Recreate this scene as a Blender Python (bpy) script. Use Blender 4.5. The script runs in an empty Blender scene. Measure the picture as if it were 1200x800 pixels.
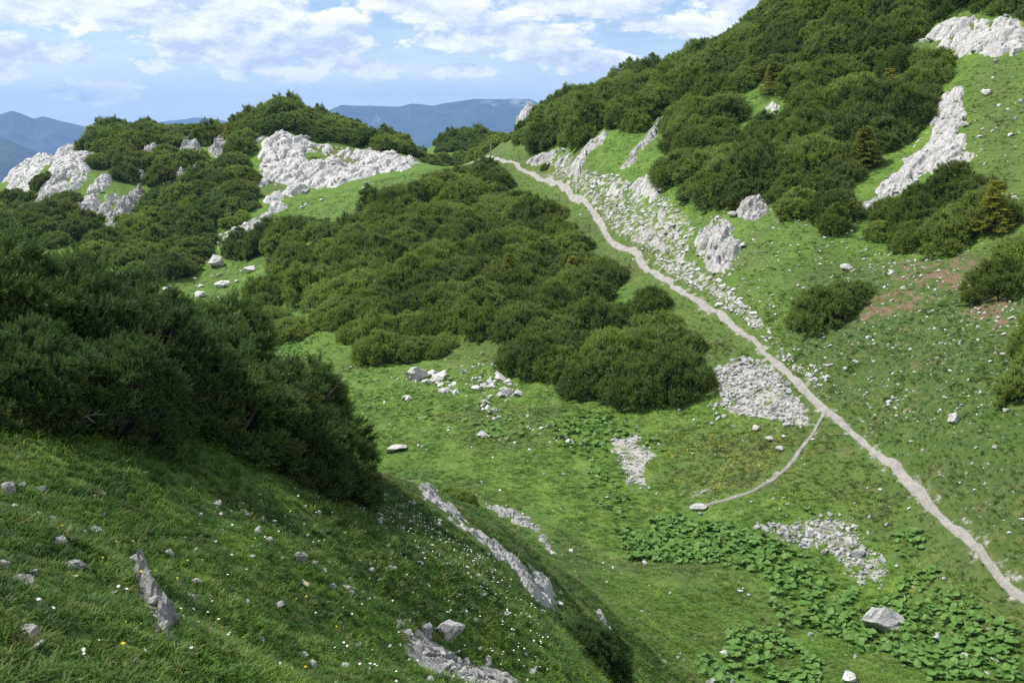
import bpy, bmesh, math, random, time
_T0 = time.time()
import numpy as np
from mathutils import Vector, Matrix, Euler

random.seed(7)
RNG = np.random.default_rng(7)
PI = math.pi
R = math.radians
scene = bpy.context.scene
COL = scene.collection

# ------------------------------------------------------------------ camera
PITCH = R(11.5)
FPX = 1230.0                                   # focal length in pixels of the 1200 wide photograph
cam_d = bpy.data.cameras.new('camera')
cam_d.sensor_width = 36.0
cam_d.lens = FPX / 1200.0 * 36.0
cam_d.clip_start = 0.1
cam_d.clip_end = 60000.0
cam = bpy.data.objects.new('camera', cam_d)
cam.location = (0, 0, 0)
cam.rotation_euler = (PI / 2 - PITCH, 0, 0)
COL.objects.link(cam)
scene.camera = cam

# ------------------------------------------------------------------ sky, sun, exposure
SUN_EL, SUN_AZ = R(54), R(-84)                 # azimuth from +Y, negative = left
SUN_DIR = Vector((math.sin(SUN_AZ) * math.cos(SUN_EL), math.cos(SUN_AZ) * math.cos(SUN_EL), math.sin(SUN_EL)))
world = bpy.data.worlds.new('World')
scene.world = world
world.use_nodes = True
NT = world.node_tree
NT.nodes.clear()


class NB:
    """small helper to write node graphs"""
    def __init__(self, nt):
        self.nt = nt

    def n(self, typ, ins=None, **kw):
        nd = self.nt.nodes.new(typ)
        for k, v in kw.items():
            setattr(nd, k, v)
        if ins:
            for k, v in ins.items():
                s = nd.inputs[k]
                if isinstance(v, bpy.types.NodeSocket):
                    self.nt.links.new(v, s)
                else:
                    s.default_value = v
        return nd

    def m(self, op, a, b=None, c=None, clamp=False):
        nd = self.nt.nodes.new('ShaderNodeMath')
        nd.operation = op
        nd.use_clamp = clamp
        for i, v in enumerate((a, b, c)):
            if v is None:
                continue
            if isinstance(v, bpy.types.NodeSocket):
                self.nt.links.new(v, nd.inputs[i])
            else:
                nd.inputs[i].default_value = v
        return nd.outputs[0]

    def vm(self, op, a, b=None, out=0):
        nd = self.nt.nodes.new('ShaderNodeVectorMath')
        nd.operation = op
        for i, v in enumerate((a, b)):
            if v is None:
                continue
            if isinstance(v, bpy.types.NodeSocket):
                self.nt.links.new(v, nd.inputs[i])
            else:
                nd.inputs[i].default_value = v
        return nd.outputs['Value'] if op in ('LENGTH', 'DOT_PRODUCT', 'DISTANCE') else nd.outputs[0]

    def ss(self, v, a, b, lo=0.0, hi=1.0):
        nd = self.n('ShaderNodeMapRange', {'Value': v, 'From Min': a, 'From Max': b, 'To Min': lo, 'To Max': hi},
                    interpolation_type='SMOOTHSTEP')
        return nd.outputs[0]

    def mix(self, f, a, b, blend='MIX'):
        nd = self.nt.nodes.new('ShaderNodeMix')
        nd.data_type = 'RGBA'
        nd.blend_type = blend
        for i, v in ((0, f), (6, a), (7, b)):
            if isinstance(v, bpy.types.NodeSocket):
                self.nt.links.new(v, nd.inputs[i])
            elif i == 0:
                nd.inputs[0].default_value = v
            else:
                nd.inputs[i].default_value = (*v, 1.0) if len(v) == 3 else v
        return nd.outputs[2]

    def noise(self, vec, scale, detail=4.0, rough=0.55, lac=2.0, dist=0.0):
        nd = self.n('ShaderNodeTexNoise', {'Scale': scale, 'Detail': detail, 'Roughness': rough,
                                           'Lacunarity': lac, 'Distortion': dist})
        if vec is not None:
            self.nt.links.new(vec, nd.inputs['Vector'])
        return nd.outputs['Fac']


def build_sky():
    b = NB(NT)
    sky = b.n('ShaderNodeTexSky', sky_type='NISHITA')
    sky.sun_disc = False
    sky.sun_elevation = SUN_EL
    sky.sun_rotation = SUN_AZ
    sky.altitude = 1700
    sky.air_density = 1.0
    sky.dust_density = 1.2
    sky.ozone_density = 1.5
    bg_sky = b.n('ShaderNodeBackground', {'Color': sky.outputs[0], 'Strength': 0.11})
    co = b.n('ShaderNodeTexCoord').outputs['Generated']
    sp = b.n('ShaderNodeSeparateXYZ', {0: co})
    hor = b.m('SQRT', b.m('ADD', b.m('MULTIPLY', sp.outputs[0], sp.outputs[0]), b.m('MULTIPLY', sp.outputs[1], sp.outputs[1])))
    el = b.m('DIVIDE', sp.outputs[2], b.m('ADD', hor, 0.02))
    az = b.m('ARCTAN2', sp.outputs[0], sp.outputs[1])
    uv = b.n('ShaderNodeCombineXYZ', {0: az, 1: el, 2: 0.0}).outputs[0]

    # cumulus banks of the day: (azimuth, tan elevation, half width, half height, weight)
    def px(x, y):
        return math.atan((x - 600) / FPX), (150 - y) / FPX
    blobs = []
    for (x, y, w, h, k) in ((330, 66, 115, 26, 1.0), (385, 52, 60, 22, .9), (505, 14, 62, 22, 1.15), (135, 18, 260, 26, .95),
                            (40, 74, 60, 15, .95), (120, 112, 45, 11, .95), (440, 84, 40, 11, .85), (590, 52, 90, 14, .75),
                            (700, 10, 120, 20, 1.05), (690, 78, 50, 11, .95), (545, 86, 40, 9, .8), (860, 14, 90, 18, .9),
                            (250, 36, 130, 15, .7), (640, 72, 60, 8, .65), (780, 40, 80, 12, .75), (20, 96, 30, 8, .7),
                            (0, 40, 60, 8, .6), (560, 36, 70, 12, .8)):
        a, e = px(x, y)
        d = b.vm('LENGTH', b.vm('MULTIPLY', b.vm('SUBTRACT', uv, (a, e, 0)), (FPX / w, FPX / h, 0)))
        blobs.append(b.m('MULTIPLY', b.m('SUBTRACT', 1.3, d), k))
    bl = blobs[0]
    for q in blobs[1:]:
        bl = b.m('SMOOTH_MAX', bl, q, 0.25)
    bl = b.m('MAXIMUM', bl, -0.6)
    # outside the picture the same broken cumulus goes on over the whole dome
    outside = b.m('MAXIMUM', b.ss(b.m('ABSOLUTE', az), 0.5, 0.62), b.ss(el, 0.13, 0.2))
    def dens(off):
        p = b.vm('MULTIPLY', b.vm('ADD', co, off), (1.0, 1.0, 2.1))
        n1 = b.noise(p, 21.0, 9.0, 0.60, 2.1, 0.1)
        n2 = b.noise(p, 5.0, 3.0, 0.5)
        gen = b.m('MULTIPLY', b.m('SUBTRACT', n2, 0.46), 6.0)
        base = b.n('ShaderNodeMix', {0: outside, 2: bl, 3: gen}).outputs[0]
        return b.m('ADD', b.m('MULTIPLY', base, 0.70), b.m('MULTIPLY', b.m('SUBTRACT', n1, 0.5), 2.3)), n1
    d0, n1 = dens((0, 0, 0))
    d1, _ = dens((-0.006, 0.0, 0.009))
    mask = b.ss(d0, -0.04, 0.20)
    thin = b.ss(b.noise(b.vm('MULTIPLY', co, (1.0, 1.0, 5.0)), 7.0, 5.0, 0.6), 0.36, 0.70, 0.0, 0.50)
    thin = b.m('ADD', thin, b.ss(el, 0.10, 0.0, 0.0, 0.75), clamp=True)      # milky air low over the horizon
    lit = b.m('ADD', 0.52, b.m('MULTIPLY', b.m('SUBTRACT', d0, d1), 1.8), clamp=True)
    thick = b.ss(d0, 0.25, 0.75)
    lit2 = b.m('MULTIPLY', lit, b.m('SUBTRACT', 1.0, b.m('MULTIPLY', thick, 0.30)), clamp=True)
    ccol = b.mix(lit2, (0.52, 0.57, 0.71), (1.0, 0.99, 0.98))
    tcol = (0.74, 0.81, 0.95)
    bg_cl = b.n('ShaderNodeBackground', {'Color': ccol, 'Strength': 1.08})
    bg_th = b.n('ShaderNodeBackground', {'Color': (*tcol, 1), 'Strength': 1.1})
    up = b.ss(el, -0.02, 0.015)
    m1 = b.n('ShaderNodeMixShader', {0: b.m('MULTIPLY', thin, up), 1: bg_sky.outputs[0], 2: bg_th.outputs[0]})
    m2 = b.n('ShaderNodeMixShader', {0: b.m('MULTIPLY', b.m('MULTIPLY', mask, 0.94), up), 1: m1.outputs[0], 2: bg_cl.outputs[0]})
    b.n('ShaderNodeOutputWorld', {'Surface': m2.outputs[0]})


build_sky()
sun_d = bpy.data.lights.new('sun', 'SUN')
sun_d.energy = 4.8
sun_d.angle = R(0.55)
sun_d.color = (1.0, 0.955, 0.88)
sun = bpy.data.objects.new('sun', sun_d)
sun.rotation_euler = (-SUN_DIR).to_track_quat('-Z', 'Y').to_euler()
sun.location = SUN_DIR * 300
COL.objects.link(sun)
vs = scene.view_settings
vs.view_transform = 'Standard'
vs.look = 'None'
vs.exposure = 0.4
vs.gamma = 1.0
vs.use_curve_mapping = False
scene.render.engine = 'CYCLES'
cy = scene.cycles
cy.use_denoising = False
cy.max_bounces = 6
cy.diffuse_bounces = 3
cy.glossy_bounces = 1
cy.transmission_bounces = 2
cy.volume_bounces = 0
cy.transparent_max_bounces = 4
try:
    cy.volume_step_rate = 4.0
except Exception:
    pass

# ------------------------------------------------------------------ numeric helpers
_tab = np.random.default_rng(3).random((256, 256))


def vnoise(x, y, seed=0):
    x = x + seed * 17.31
    y = y + seed * 9.77
    xi = np.floor(x).astype(int)
    yi = np.floor(y).astype(int)
    xf = x - xi
    yf = y - yi
    u = xf * xf * xf * (xf * (xf * 6 - 15) + 10)
    v = yf * yf * yf * (yf * (yf * 6 - 15) + 10)
    a = _tab[xi & 255, yi & 255]
    b_ = _tab[(xi + 1) & 255, yi & 255]
    c = _tab[xi & 255, (yi + 1) & 255]
    d = _tab[(xi + 1) & 255, (yi + 1) & 255]
    return (a * (1 - u) + b_ * u) * (1 - v) + (c * (1 - u) + d * u) * v - 0.5


def fbm(x, y, seed=0, octv=4, gain=0.5):
    s = 0
    a = 1.0
    for i in range(octv):
        ca, sa = math.cos(0.6 * i), math.sin(0.6 * i)
        s = s + a * vnoise(x * ca - y * sa, x * sa + y * ca, seed + i * 3)
        x, y = x * 2.03, y * 2.03
        a *= gain
    return s


def sstep(a, b, x):
    t = np.clip((x - a) / (b - a), 0, 1)
    return t * t * (3 - 2 * t)


CP, SP = math.cos(PITCH), math.sin(PITCH)


def ray(px, py):
    xr = (px - 600.0) / FPX
    yu = (400.0 - py) / FPX
    return xr, CP + SP * yu, -SP + CP * yu


def at(px, py, d):
    x, y, z = ray(px, py)
    return (x / y * d, d, z / y * d)


def project(x, y, z):
    f = y * CP - z * SP
    u = y * SP + z * CP
    return 600 + FPX * x / np.maximum(f, 1e-3), 400 - FPX * u / np.maximum(f, 1e-3), f


# ------------------------------------------------------------------ the lie of the land
# surveyed spots: where a spot of ground shows and how far away it lies
PATH_PX = [(1290, 775, 27.0), (1190, 695, 31.0), (1120, 625, 35.3), (1060, 560, 39.6), (1000, 505, 44), (960, 472, 47), (900, 415, 53),
           (860, 378, 57), (800, 340, 64), (760, 312, 71), (715, 275, 80), (700, 255, 85), (670, 232, 94), (640, 213, 104),
           (610, 198, 114), (588, 186, 122)]
SPOTS = [at(*p) for p in PATH_PX] + [at(*p) for p in [
    # valley floor
    (850, 790, 28), (1000, 790, 28), (1190, 790, 26.8), (800, 700, 33), (900, 650, 36), (1000, 640, 36.7), (900, 560, 42), (800, 560, 44.3),
    (950, 530, 43.5), (850, 480, 49.5), (700, 650, 36.5), (700, 600, 41), (600, 560, 45), (480, 500, 52.5), (400, 430, 64.6), (340, 400, 73),
    (300, 380, 79), (250, 340, 95), (210, 325, 100), (290, 310, 102), (740, 480, 51.5), (560, 450, 58), (640, 500, 51),
    # far meadow and hill behind it
    (380, 240, 120), (440, 222, 118), (330, 260, 113), (200, 320, 103), (100, 300, 108), (200, 250, 125), (200, 200, 140), (150, 160, 160),
    (150, 156, 167), (330, 135, 150), (250, 165, 160), (400, 150, 155), (470, 170, 158), (500, 187, 150), (340, 200, 135), (290, 260, 115),
    (270, 290, 110), (420, 190, 140), (60, 200, 135), (100, 180, 148), (20, 200, 150), (20, 240, 135), (220, 158, 170), (290, 150, 158),
    # spur with the central thicket
    (500, 215, 112), (400, 275, 98), (320, 335, 88), (560, 300, 85), (600, 380, 66), (480, 400, 68), (560, 215, 112), (480, 300, 86),
    (640, 300, 80), (700, 400, 61), (400, 340, 80),
    # right hillside
    (690, 180, 98), (640, 172, 118), (680, 130, 122), (760, 95, 118), (850, 60, 110), (940, 18, 104), (1000, -30, 104), (1100, -60, 100),
    (800, 180, 85), (850, 230, 74), (950, 250, 66), (900, 150, 85), (950, 80, 92), (1050, 60, 87), (1100, 100, 78), (1150, 30, 82),
    (1190, 100, 72), (1050, 220, 67), (1150, 200, 62), (1190, 300, 52), (1090, 300, 57), (1000, 330, 57), (960, 385, 53), (1000, 400, 49.5),
    (1100, 400, 46), (1190, 400, 43), (1190, 500, 37.5), (1100, 500, 40), (1190, 600, 33.5), (840, 290, 67), (760, 270, 75.5), (740, 200, 88),
    (770, 150, 98), (615, 142, 148), (545, 163, 210), (500, 176, 200), (600, 168, 215),
    # foreground slope
    (0, 800, 4.5), (0, 700, 5.5), (0, 600, 7.5), (0, 500, 10.5), (0, 420, 14), (200, 800, 5.5), (200, 700, 7.5), (200, 600, 10.3),
    (200, 520, 13), (400, 800, 8), (400, 700, 10.5), (400, 620, 13.5), (400, 580, 16), (300, 500, 18), (540, 790, 12), (560, 700, 14),
    (480, 600, 18), (470, 565, 20), (600, 670, 18), (650, 720, 18.5), (700, 760, 19), (720, 800, 18), (560, 588, 24), (640, 652, 23.5),
    (700, 700, 24), (760, 770, 24), (770, 800, 23)]] + [
    # out of sight or out of the frame
    (0, 0, -1.65), (-3, 0, -1.3), (-10, 0, .4), (-10, 8, -1.2), (0, -15, -1.5), (-25, -15, 4), (-40, 10, 4), (-45, 45, -1), (3, 2, -2.6),
    (7, 4, -5.0), (11, 12, -10.5), (15, 14, -14.0), (16, 0, -10), (30, -20, -11), (-12, 20, -3.6), (-25, 30, -4), (-20, 55, -11),
    (-45, 80, -11), (-80, 100, -14), (2.5, 32, -14.3), (-2.5, 28, -11.9), (-3, 36, -14.9), (-9, 30, -11.5), (-12, 45, -14.6), (-22, 75, -14.5),
    (26, 28, -11.5), (40, 30, -4), (42, 5, -8), (46, 50, 3), (60, 70, 16), (70, 100, 24), (80, 40, 14), (90, 130, 26), (60, 150, 12),
    (30, 152, 5), (25, 140, 4.5), (12, 150, 1.0), (0, 178, -9), (-9, 155, -8.5), (-22, 185, -9), (-45, 210, -12), (-70, 205, -10),
    (-85, 150, -14), (-95, 170, -26), (-120, 150, -45), (-60, 240, -32), (-10, 245, -14), (30, 230, -20), (90, 220, -5), (-80, 60, -6),
    (-40, 190, -4.5), (-62, 190, -5.0)]
SPOTS = np.array(SPOTS)


def tps_fit(P, lam):
    n = len(P)
    d = np.hypot(P[:, None, 0] - P[None, :, 0], P[:, None, 1] - P[None, :, 1])
    K = np.where(d > 0, d * d * np.log(d + 1e-9), 0) + lam * np.eye(n) * 1.0
    Q = np.c_[np.ones(n), P[:, :2]]
    A = np.zeros((n + 3, n + 3))
    A[:n, :n] = K
    A[:n, n:] = Q
    A[n:, :n] = Q.T
    return np.linalg.solve(A, np.r_[P[:, 2], 0, 0, 0])


# plotted in (azimuth, log distance): the near spots are close together, the far ones wide apart
def warp(x, y):
    r = np.hypot(x, y) + 6.0
    k = np.log(r / 6.0) / r * 60.0
    return x * k, y * k


_wx, _wy = warp(SPOTS[:, 0], SPOTS[:, 1])
TPSW = tps_fit(np.c_[_wx, _wy, SPOTS[:, 2]], 8.0)


def land(x, y):
    sh = np.shape(x)
    x = np.ravel(x).astype(float)
    y = np.ravel(y).astype(float)
    wx, wy = warp(x, y)
    out = np.empty(len(x))
    for i in range(0, len(x), 20000):
        s = slice(i, i + 20000)
        d2 = (wx[s, None] - _wx[None]) ** 2 + (wy[s, None] - _wy[None]) ** 2
        out[s] = (0.5 * d2 * np.log(d2 + 1e-12)) @ TPSW[:-3] + TPSW[-3] + TPSW[-2] * wx[s] + TPSW[-1] * wy[s]
    r = np.hypot(x, y)
    a = np.abs(np.arctan2(x, y))
    # beyond the near hills the land drops into deep valleys
    w = sstep(215, 430, r)
    out = np.where(r > 190, np.minimum(out, 45), out) * (1 - w) + w * (-230.0)
    out -= 480 * sstep(420, 2200, r)
    out += w * 60 * fbm(x / 300, y / 300, 5, 4)
    # mounds, hummocks, tussocks
    k = 1 - w
    flat = sstep(-12.5, -15.0, out) * sstep(20, 28, r)
    out += k * (1 - 0.7 * flat) * (0.7 * fbm(x / 11, y / 11, 1, 2) * sstep(6, 30, r) + 0.42 * fbm(x / 3.6, y / 3.6, 2, 2) * sstep(3, 16, r))
    out += k * (1 - 0.5 * flat) * (0.16 * fbm(x / 1.1, y / 1.1, 3, 3))
    return out.reshape(sh)


AZ = np.concatenate([np.arange(-66, 66.01, 0.25), np.arange(70, 290.1, 4.0)])
AZ = np.radians(np.concatenate([AZ, [294.0]]))                      # last column = first
LR = np.concatenate([np.arange(math.log(1.2), math.log(260), 0.0085), np.arange(math.log(260), math.log(10200), 0.06)])
RR = np.exp(LR)
_gx = np.sin(AZ)[None] * RR[:, None]
_gy = np.cos(AZ)[None] * RR[:, None]
GZ = land(_gx, _gy)


def ground(x, y):
    x = np.asarray(x, float)
    y = np.asarray(y, float)
    a = np.arctan2(x, y)
    a = np.where(a < AZ[0], a + 2 * PI, a)
    r = np.clip(np.hypot(x, y), RR[0], RR[-1])
    fi = np.interp(np.log(r), LR, np.arange(len(LR)))
    fj = np.interp(a, AZ, np.arange(len(AZ)))
    i = np.clip(fi.astype(int), 0, len(LR) - 2)
    j = np.clip(fj.astype(int), 0, len(AZ) - 2)
    u = fi - i
    v = fj - j
    return (GZ[i, j] * (1 - u) + GZ[i + 1, j] * u) * (1 - v) + (GZ[i, j + 1] * (1 - u) + GZ[i + 1, j + 1] * u) * v


def normal_at(x, y, e=0.6):
    dx = (ground(x + e, y) - ground(x - e, y)) / (2 * e)
    dy = (ground(x, y + e) - ground(x, y - e)) / (2 * e)
    n = np.stack([-dx, -dy, np.ones_like(dx)], -1)
    return n / np.linalg.norm(n, axis=-1, keepdims=True)


def hit(px, py, start=3.0, end=240.0):
    """where on the land a spot of the photograph lies"""
    px = np.atleast_1d(np.asarray(px, float))
    py = np.atleast_1d(np.asarray(py, float))
    x, y, z = ray(px, py)
    x, z = x / y, z / y
    d = np.full(len(px), start)
    done = np.zeros(len(px), bool)
    prev = d.copy()
    for _ in range(900):
        g = ground(x * d, d)
        below = z * d <= g
        done |= below
        if done.all():
            break
        prev = np.where(done, prev, d)
        d = np.where(done, d, d * 1.005)
        if (d[~done] > end).all():
            break
    lo, hi = prev, d
    for _ in range(12):
        mid = (lo + hi) / 2
        b_ = z * mid <= ground(x * mid, mid)
        hi = np.where(b_, mid, hi)
        lo = np.where(b_, lo, mid)
    return np.stack([x * hi, hi], -1), done


def region(pts):
    """outline seen in the photograph -> outline on the land, in metres"""
    near = [p for p in pts]
    P, ok = hit([p[0] for p in near], [p[1] for p in near])
    for i, p in enumerate(pts):
        if len(p) > 2:
            P[i] = at(*p)[:2]
    return P


def inside(poly, x, y):
    x = np.asarray(x, float)
    c = np.zeros(x.shape, bool)
    n = len(poly)
    for i in range(n):
        x1, y1 = poly[i]
        x2, y2 = poly[(i + 1) % n]
        cond = ((y1 > y) != (y2 > y)) & (x < (x2 - x1) * (y - y1) / (y2 - y1 + 1e-12) + x1)
        c ^= cond
    return c


def edge_dist(poly, x, y):
    d = np.full(np.shape(x), 1e9)
    n = len(poly)
    for i in range(n):
        a = poly[i]
        b_ = poly[(i + 1) % n]
        ab = b_ - a
        t = np.clip(((x - a[0]) * ab[0] + (y - a[1]) * ab[1]) / (ab @ ab + 1e-9), 0, 1)
        d = np.minimum(d, np.hypot(x - a[0] - t * ab[0], y - a[1] - t * ab[1]))
    return d


def sdist(poly, x, y, margin=4.0):
    x = np.asarray(x, float)
    y = np.asarray(y, float)
    lo, hi = poly.min(0) - margin, poly.max(0) + margin
    k = (x > lo[0]) & (x < hi[0]) & (y > lo[1]) & (y < hi[1])
    out = np.full(x.shape, -margin)
    if k.any():
        d = edge_dist(poly, x[k], y[k])
        out[k] = np.where(inside(poly, x[k], y[k]), d, -d)
    return out


def sample_in(poly, n, rng):
    lo, hi = poly.min(0), poly.max(0)
    out = np.zeros((0, 2))
    for _ in range(60):
        p = lo + rng.random((n * 2, 2)) * (hi - lo)
        out = np.r_[out, p[inside(poly, p[:, 0], p[:, 1])]]
        if len(out) >= n:
            break
    return out[:n]


def area(poly):
    x, y = poly[:, 0], poly[:, 1]
    return 0.5 * abs(np.dot(x, np.roll(y, -1)) - np.dot(y, np.roll(x, -1)))


def poisson(poly, sep, rng, tries=6000):
    p = sample_in(poly, int(min(tries, area(poly) / sep ** 2 * 14 + 40)), rng)
    keep = []
    cell = {}
    for q in p:
        c = (int(q[0] // sep), int(q[1] // sep))
        ok = True
        for i in (-1, 0, 1):
            for j in (-1, 0, 1):
                for k in cell.get((c[0] + i, c[1] + j), ()):
                    if (k[0] - q[0]) ** 2 + (k[1] - q[1]) ** 2 < sep * sep:
                        ok = False
        if ok:
            keep.append(q)
            cell.setdefault(c, []).append(q)
    return np.array(keep).reshape(-1, 2)


# ------------------------------------------------------------------ object helpers
def tag(o, label=None, cat=None, group=None, kind=None):
    if label:
        o['label'] = label
    if cat:
        o['category'] = cat
    if group:
        o['group'] = group
    if kind:
        o['kind'] = kind
    return o


def empty(name, loc=(0, 0, 0), rz=0.0, s=1.0):
    o = bpy.data.objects.new(name, None)
    o.location = loc
    o.rotation_euler = (0, 0, rz)
    o.scale = (s, s, s) if not hasattr(s, '__len__') else s
    COL.objects.link(o)
    return o


def mesh_np(name, V, F, mat=None, smooth=False, attrs=None):
    me = bpy.data.meshes.new(name)
    V = np.asarray(V, np.float32)
    F = np.asarray(F, np.int32)
    k = F.shape[1]
    me.vertices.add(len(V))
    me.vertices.foreach_set('co', V.ravel())
    me.loops.add(F.size)
    me.loops.foreach_set('vertex_index', F.ravel())
    me.polygons.add(len(F))
    me.polygons.foreach_set('loop_start', np.arange(0, F.size, k, dtype=np.int32))
    me.polygons.foreach_set('loop_total', np.full(len(F), k, np.int32))
    me.polygons.foreach_set('use_smooth', np.full(len(F), smooth, bool))
    if attrs:
        for n, v in attrs.items():
            a = me.attributes.new(n, 'FLOAT', 'POINT')
            a.data.foreach_set('value', np.asarray(v, np.float32))
    me.update(calc_edges=True)
    if mat:
        me.materials.append(mat)
    return me


def link(name, me, parent=None):
    o = bpy.data.objects.new(name, me)
    COL.objects.link(o)
    if parent:
        o.parent = parent
    return o


# ------------------------------------------------------------------ materials
def new_mat(name):
    m = bpy.data.materials.new(name)
    m.use_nodes = True
    m.node_tree.nodes.clear()
    return m, NB(m.node_tree)


def finish(b, color, rough=0.9, bump=None, bump_strength=0.5, bump_dist=0.05, translucent=0.0, spec=0.2):
    ins = {'Base Color': color, 'Roughness': rough, 'Specular IOR Level': spec}
    p = b.n('ShaderNodeBsdfPrincipled')
    for k, v in ins.items():
        if isinstance(v, bpy.types.NodeSocket):
            b.nt.links.new(v, p.inputs[k])
        elif k == 'Base Color':
            p.inputs[k].default_value = (*v, 1) if len(v) == 3 else v
        else:
            p.inputs[k].default_value = v
    if bump is not None:
        bn = b.n('ShaderNodeBump', {'Height': bump, 'Strength': bump_strength, 'Distance': bump_dist})
        b.nt.links.new(bn.outputs[0], p.inputs['Normal'])
    out = p.outputs[0]
    if translucent > 0:
        t = b.n('ShaderNodeBsdfTranslucent')
        if isinstance(color, bpy.types.NodeSocket):
            b.nt.links.new(color, t.inputs['Color'])
        else:
            t.inputs['Color'].default_value = (*color, 1)
        out = b.n('ShaderNodeMixShader', {0: translucent, 1: out, 2: t.outputs[0]}).outputs[0]
    b.n('ShaderNodeOutputMaterial', {'Surface': out})


def turf_color(b, pos, dull=None, herb_shade=None):
    """colour of the alpine turf as it grows, plus any painted cloud shade: lush in the hollows, olive and straw where it is thin"""
    n1 = b.noise(pos, 0.16, 4, 0.6)
    n2 = b.noise(pos, 0.9, 4, 0.6)
    n3 = b.noise(pos, 4.5, 3, 0.6)
    lush = b.mix(b.ss(n2, 0.35, 0.68), (0.086, 0.168, 0.024), (0.150, 0.245, 0.036))
    olive = b.mix(b.ss(n3, 0.3, 0.7), (0.066, 0.112, 0.025), (0.120, 0.155, 0.042))
    straw = (0.190, 0.165, 0.070)
    f = b.ss(n1, 0.46, 0.66, 0.0, 0.75)
    if dull is not None:
        f = b.m('ADD', f, dull, clamp=True)
    c = b.mix(f, lush, olive)
    if herb_shade is not None:                                          # cloud shade painted into the turf as darker green, with dark herb mats
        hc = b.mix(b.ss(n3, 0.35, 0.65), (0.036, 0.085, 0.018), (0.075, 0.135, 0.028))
        c = b.mix(b.m('MULTIPLY', herb_shade, b.ss(b.noise(pos, 1.6, 5, 0.65), 0.38, 0.56, 0.25, 1.0)), c, hc)
    f2 = b.m('MULTIPLY', b.ss(b.m('ADD', n2, b.m('MULTIPLY', n3, 0.5)), 0.80, 1.0), b.m('ADD', 0.15, b.m('MULTIPLY', f, 0.5)))
    return b.mix(f2, c, straw)


def make_ground_mat():
    m, b = new_mat('alpine_turf')
    pos = b.n('ShaderNodeNewGeometry').outputs['Position']
    at_ = lambda n: b.n('ShaderNodeAttribute', attribute_name=n).outputs['Fac']
    dull, soil, gravel, far, herb_shade = at_('dull'), at_('soil'), at_('gravel'), at_('far'), at_('herb_shade')
    c = turf_color(b, pos, dull, herb_shade)
    nf = b.noise(pos, 14.0, 3, 0.7)
    c = b.mix(b.ss(nf, 0.25, 0.75, 0.0, 0.8), b.mix(0.3, c, (0.055, 0.065, 0.02)), c)
    nm = b.noise(pos, 5.5, 4, 0.7)                                  # clumps of darker herbs through all the turf
    c = b.mix(b.ss(nm, 0.46, 0.66, 0.0, 0.75), c, (0.042, 0.092, 0.018))
    ns = b.noise(pos, 1.7, 5, 0.65)
    soil_c = b.mix(b.ss(nf, 0.3, 0.7), (0.115, 0.070, 0.043), (0.22, 0.155, 0.105))
    c = b.mix(b.ss(b.m('ADD', b.m('MULTIPLY', soil, 0.46), b.m('MULTIPLY', b.m('SUBTRACT', ns, 0.5), 1.5)), 0.35, 0.6), c, soil_c)
    # odd bare specks everywhere in the turf
    c = b.mix(b.ss(b.noise(pos, 2.6, 5, 0.7), 0.63, 0.74, 0.0, 0.75), c, soil_c)
    gr_c = b.mix(b.ss(nf, 0.3, 0.7), (0.25, 0.24, 0.22), (0.48, 0.46, 0.44))
    c = b.mix(b.ss(b.m('ADD', gravel, b.m('MULTIPLY', b.m('SUBTRACT', ns, 0.5), 1.1)), 0.42, 0.62), c, gr_c)
    c = b.mix(far, c, (0.045, 0.075, 0.022))
    finish(b, c, 0.95, b.m('ADD', b.noise(pos, 22.0, 4, 0.7), b.m('MULTIPLY', nf, 1.5)), 0.8, 0.05)
    return m


def make_rock_mat(name, lo, hi, sc=1.0):
    m, b = new_mat(name)
    pos = b.n('ShaderNodeNewGeometry').outputs['Position']
    rnd = b.n('ShaderNodeObjectInfo').outputs['Random']
    n1 = b.noise(pos, 0.8 * sc, 5, 0.65)
    n2 = b.noise(pos, 5.0 * sc, 6, 0.7)
    n3 = b.noise(b.vm('MULTIPLY', pos, (1.0, 1.0, 3.0)), 2.2 * sc, 5, 0.7)
    c = b.mix(b.ss(b.m('ADD', b.m('MULTIPLY', n1, 0.5), b.m('MULTIPLY', n2, 0.5)), 0.34, 0.64), lo, hi)
    c = b.mix(b.ss(n3, 0.55, 0.70, 0.0, 0.7), c, (0.20, 0.195, 0.18))       # grey weathering streaks
    c = b.mix(b.ss(b.noise(pos, 3.1 * sc, 5, 0.7), 0.63, 0.72, 0.0, 0.55), c, (0.36, 0.29, 0.20))   # rusty and mossy stains
    hs = b.n('ShaderNodeHueSaturation', {'Color': c, 'Value': b.ss(rnd, 0, 1, 0.80, 1.14)})
    finish(b, hs.outputs[0], 0.9, b.m('ADD', n2, b.m('MULTIPLY', b.noise(pos, 18 * sc, 5, 0.75), 0.6)), 1.0, 0.16 / sc, spec=0.15)
    return m


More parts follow.
